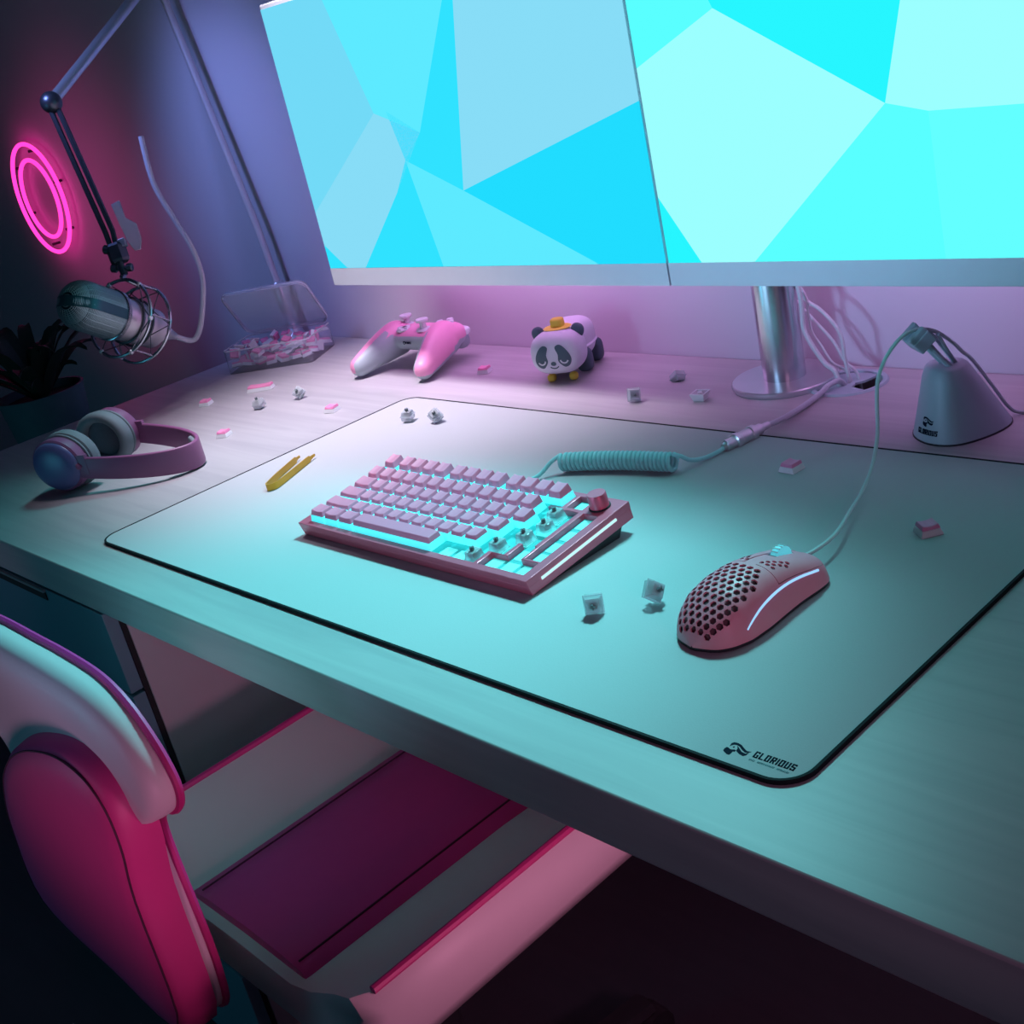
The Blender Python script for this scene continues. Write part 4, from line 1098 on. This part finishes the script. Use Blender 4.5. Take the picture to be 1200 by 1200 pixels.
# seat
SZ = .048; SX = .415
def sec(y, dz=0, e=0):
    pr = [(-.205, -.30), (-.208, -.262), (-.195, -.247), (-.170, -.256), (-.125, -.278), (-.09, -.288), (0, -.286), (.09, -.288), (.125, -.278), (.170, -.256), (.195, -.247), (.208, -.262), (.205, -.30), (.18, -.335), (-.18, -.335)]
    return [Q(SX+x*(1-e), y, z+dz+SZ) for x, z in pr]
b = B(); b.loft([sec(-.155, 0, .05), sec(-.14), sec(-.05), sec(.08), sec(.16, -.004, .02), sec(.20, -.016, .06), sec(.22, -.04, .12)]); ob('seat', b, M_cw, t, 60)['label'] = 'white seat with raised side bolsters'
def secc(y, dz=0):
    return [Q(SX+x, y, z+dz+SZ) for x, z in ((-.098, -.2905), (-.090, -.2815), (-.06, -.2770), (0, -.2750), (.06, -.2770), (.090, -.2815), (.098, -.2905))]
b = B(); b.loft([secc(-.145), secc(0), secc(.14), secc(.185, -.008), secc(.205, -.022)]); ob('seat_cushion', b, M_cp, t, 60)['label'] = 'magenta seat panel'
for s_ in (-1, 1):
    ob('piping', B().tube(crom([Q(SX+s_*.196, -.14, -.2455+SZ), Q(SX+s_*.196, 0, -.2455+SZ), Q(SX+s_*.196, .12, -.2455+SZ), Q(SX+s_*.19, .17, -.252+SZ), Q(SX+s_*.18, .20, -.268+SZ)], 6), .0036, 8), M_cpip, t)
    ob('seam', B().tube([Q(SX+s_*.080, -.14, -.2795+SZ), Q(SX+s_*.080, 0, -.2795+SZ), Q(SX+s_*.080, .14, -.2795+SZ)], .0010, 6), M_seam, t)
b = B(); b.lathe([(.028, .06), (.028, .40)], 20, Matrix.Translation(Q(.42, 0, FZ))); ob('gas_lift', b, M_dark, t)
for k in range(5):
    a = 2*PI*k/5+.3; e = Vector((math.cos(a), math.sin(a), 0))
    lg = ob('leg', B().tube([Q(.42, 0, FZ+.085), Q(.42, 0, FZ+.08)+e*.14, Q(.42, 0, FZ+.062)+e*.27], .018, 8, flat=.7), M_dark, t)
    ob('caster', B().lathe([(.026, -.018), (.028, -.012), (.028, .012), (.026, .018)], 18, frame(Q(.42, 0, FZ+.0285)+e*.27, (-e.y, e.x, 0))), M_dark, lg)

# ------------------------------------------------------------------ light
def area(name, loc, aim, size, power, col, sy=None, spread=None):
    l = bpy.data.lights.new(name, 'AREA'); l.energy = power; l.color = col; l.size = size
    if sy: l.shape = 'RECTANGLE'; l.size_y = sy
    if spread: l.spread = R(spread)
    o = bpy.data.objects.new(name, l); C.objects.link(o); o.location = loc
    o.rotation_euler = (Vector(aim)-Vector(loc)).to_track_quat('-Z', 'Y').to_euler(); return o
def spot(name, loc, aim, power, col, ang, blend=1., rad=.05):
    l = bpy.data.lights.new(name, 'SPOT'); l.energy = power; l.color = col; l.spot_size = R(ang); l.spot_blend = blend; l.shadow_soft_size = rad
    o = bpy.data.objects.new(name, l); C.objects.link(o); o.location = loc
    o.rotation_euler = (Vector(aim)-Vector(loc)).to_track_quat('-Z', 'Y').to_euler(); return o
spot('desk_spot_left', (-.09, .34, .82), (-.01, .43, 0), 54, (.97, .83, 1), 64, 1, .09)
spot('desk_fill_teal', (-.30, .60, .90), (-.06, -.06, 0), 12, (.16, .95, 1), 44, 1, .08)  # added spot, carries the aqua light over the left front of the desk
spot('desk_spot_aqua', (.42, .64, .84), (.47, -.08, 0), 92, (.24, .95, 1), 59, 1, .08)
area('wall_wash_pink', (.06, .585, .30), (.06, .67, .16), .50, .80, (.95, .42, 1), .05, 150)
area('wall_wash_violet', (.72, .585, .29), (.72, .68, .18), .40, .33, (.95, .45, 1), .05, 140)
spot('wall_wash_blue', (-.50, .10, .75), (-.60, .68, .26), 16, (.26, .36, 1), 56, 1, .08)
spot('neon_glow_fill', (-1.25, .30, .30), (-1.20, .68, .25), 1.5, (1, .10, .42), 110, 1, .08)  # added spot before the wall, strengthens the neon's magenta glow there
spot('chair_fill_pink', (1.0, -.62, -.20), (.36, -.24, -.04), 9, (1, .36, .66), 28, .9, .1)  # unseen added spot, brightens the chair; the floor itself gives no light
spot('side_fill_pink', (1.45, -.25, .26), (.68, .16, .03), 3.6, (1, .42, .72), 42, .9, .1)  # added low fill for the mouse and keyboard sides, no fixture there
area('under_desk_fill_pink', (1.15, .06, -.12), (.08, .05, -.15), .10, 1.3, (1, .34, .58))  # added lamp, tints the drawer unit's side and the seat pink
area('drawer_fill_aqua', (-.5, -1.1, -.05), (-.25, -.05, -.12), .3, 1.3, (.10, .60, .85))  # added soft lamp out of view, gives the drawer fronts weak teal light
spot('front_fill', (.25, -1.3, .36), (.52, .5, .30), 70, (.38, .62, 1), 28, 1, .15)
w = bpy.data.worlds.new('world'); bpy.context.scene.world = w; w.use_nodes = True
w.node_tree.nodes['Background'].inputs[0].default_value = (.10, .16, .32, 1); w.node_tree.nodes['Background'].inputs[1].default_value = .05

sc = bpy.context.scene
sc.view_settings.view_transform = 'Standard'; sc.view_settings.look = 'None'; sc.view_settings.gamma = 1; sc.view_settings.exposure = 0
sc.view_settings.use_curve_mapping = False
sc.cycles.max_bounces = 8; sc.cycles.transparent_max_bounces = 24; sc.cycles.use_denoising = True
sc.cycles.sample_clamp_indirect = 4
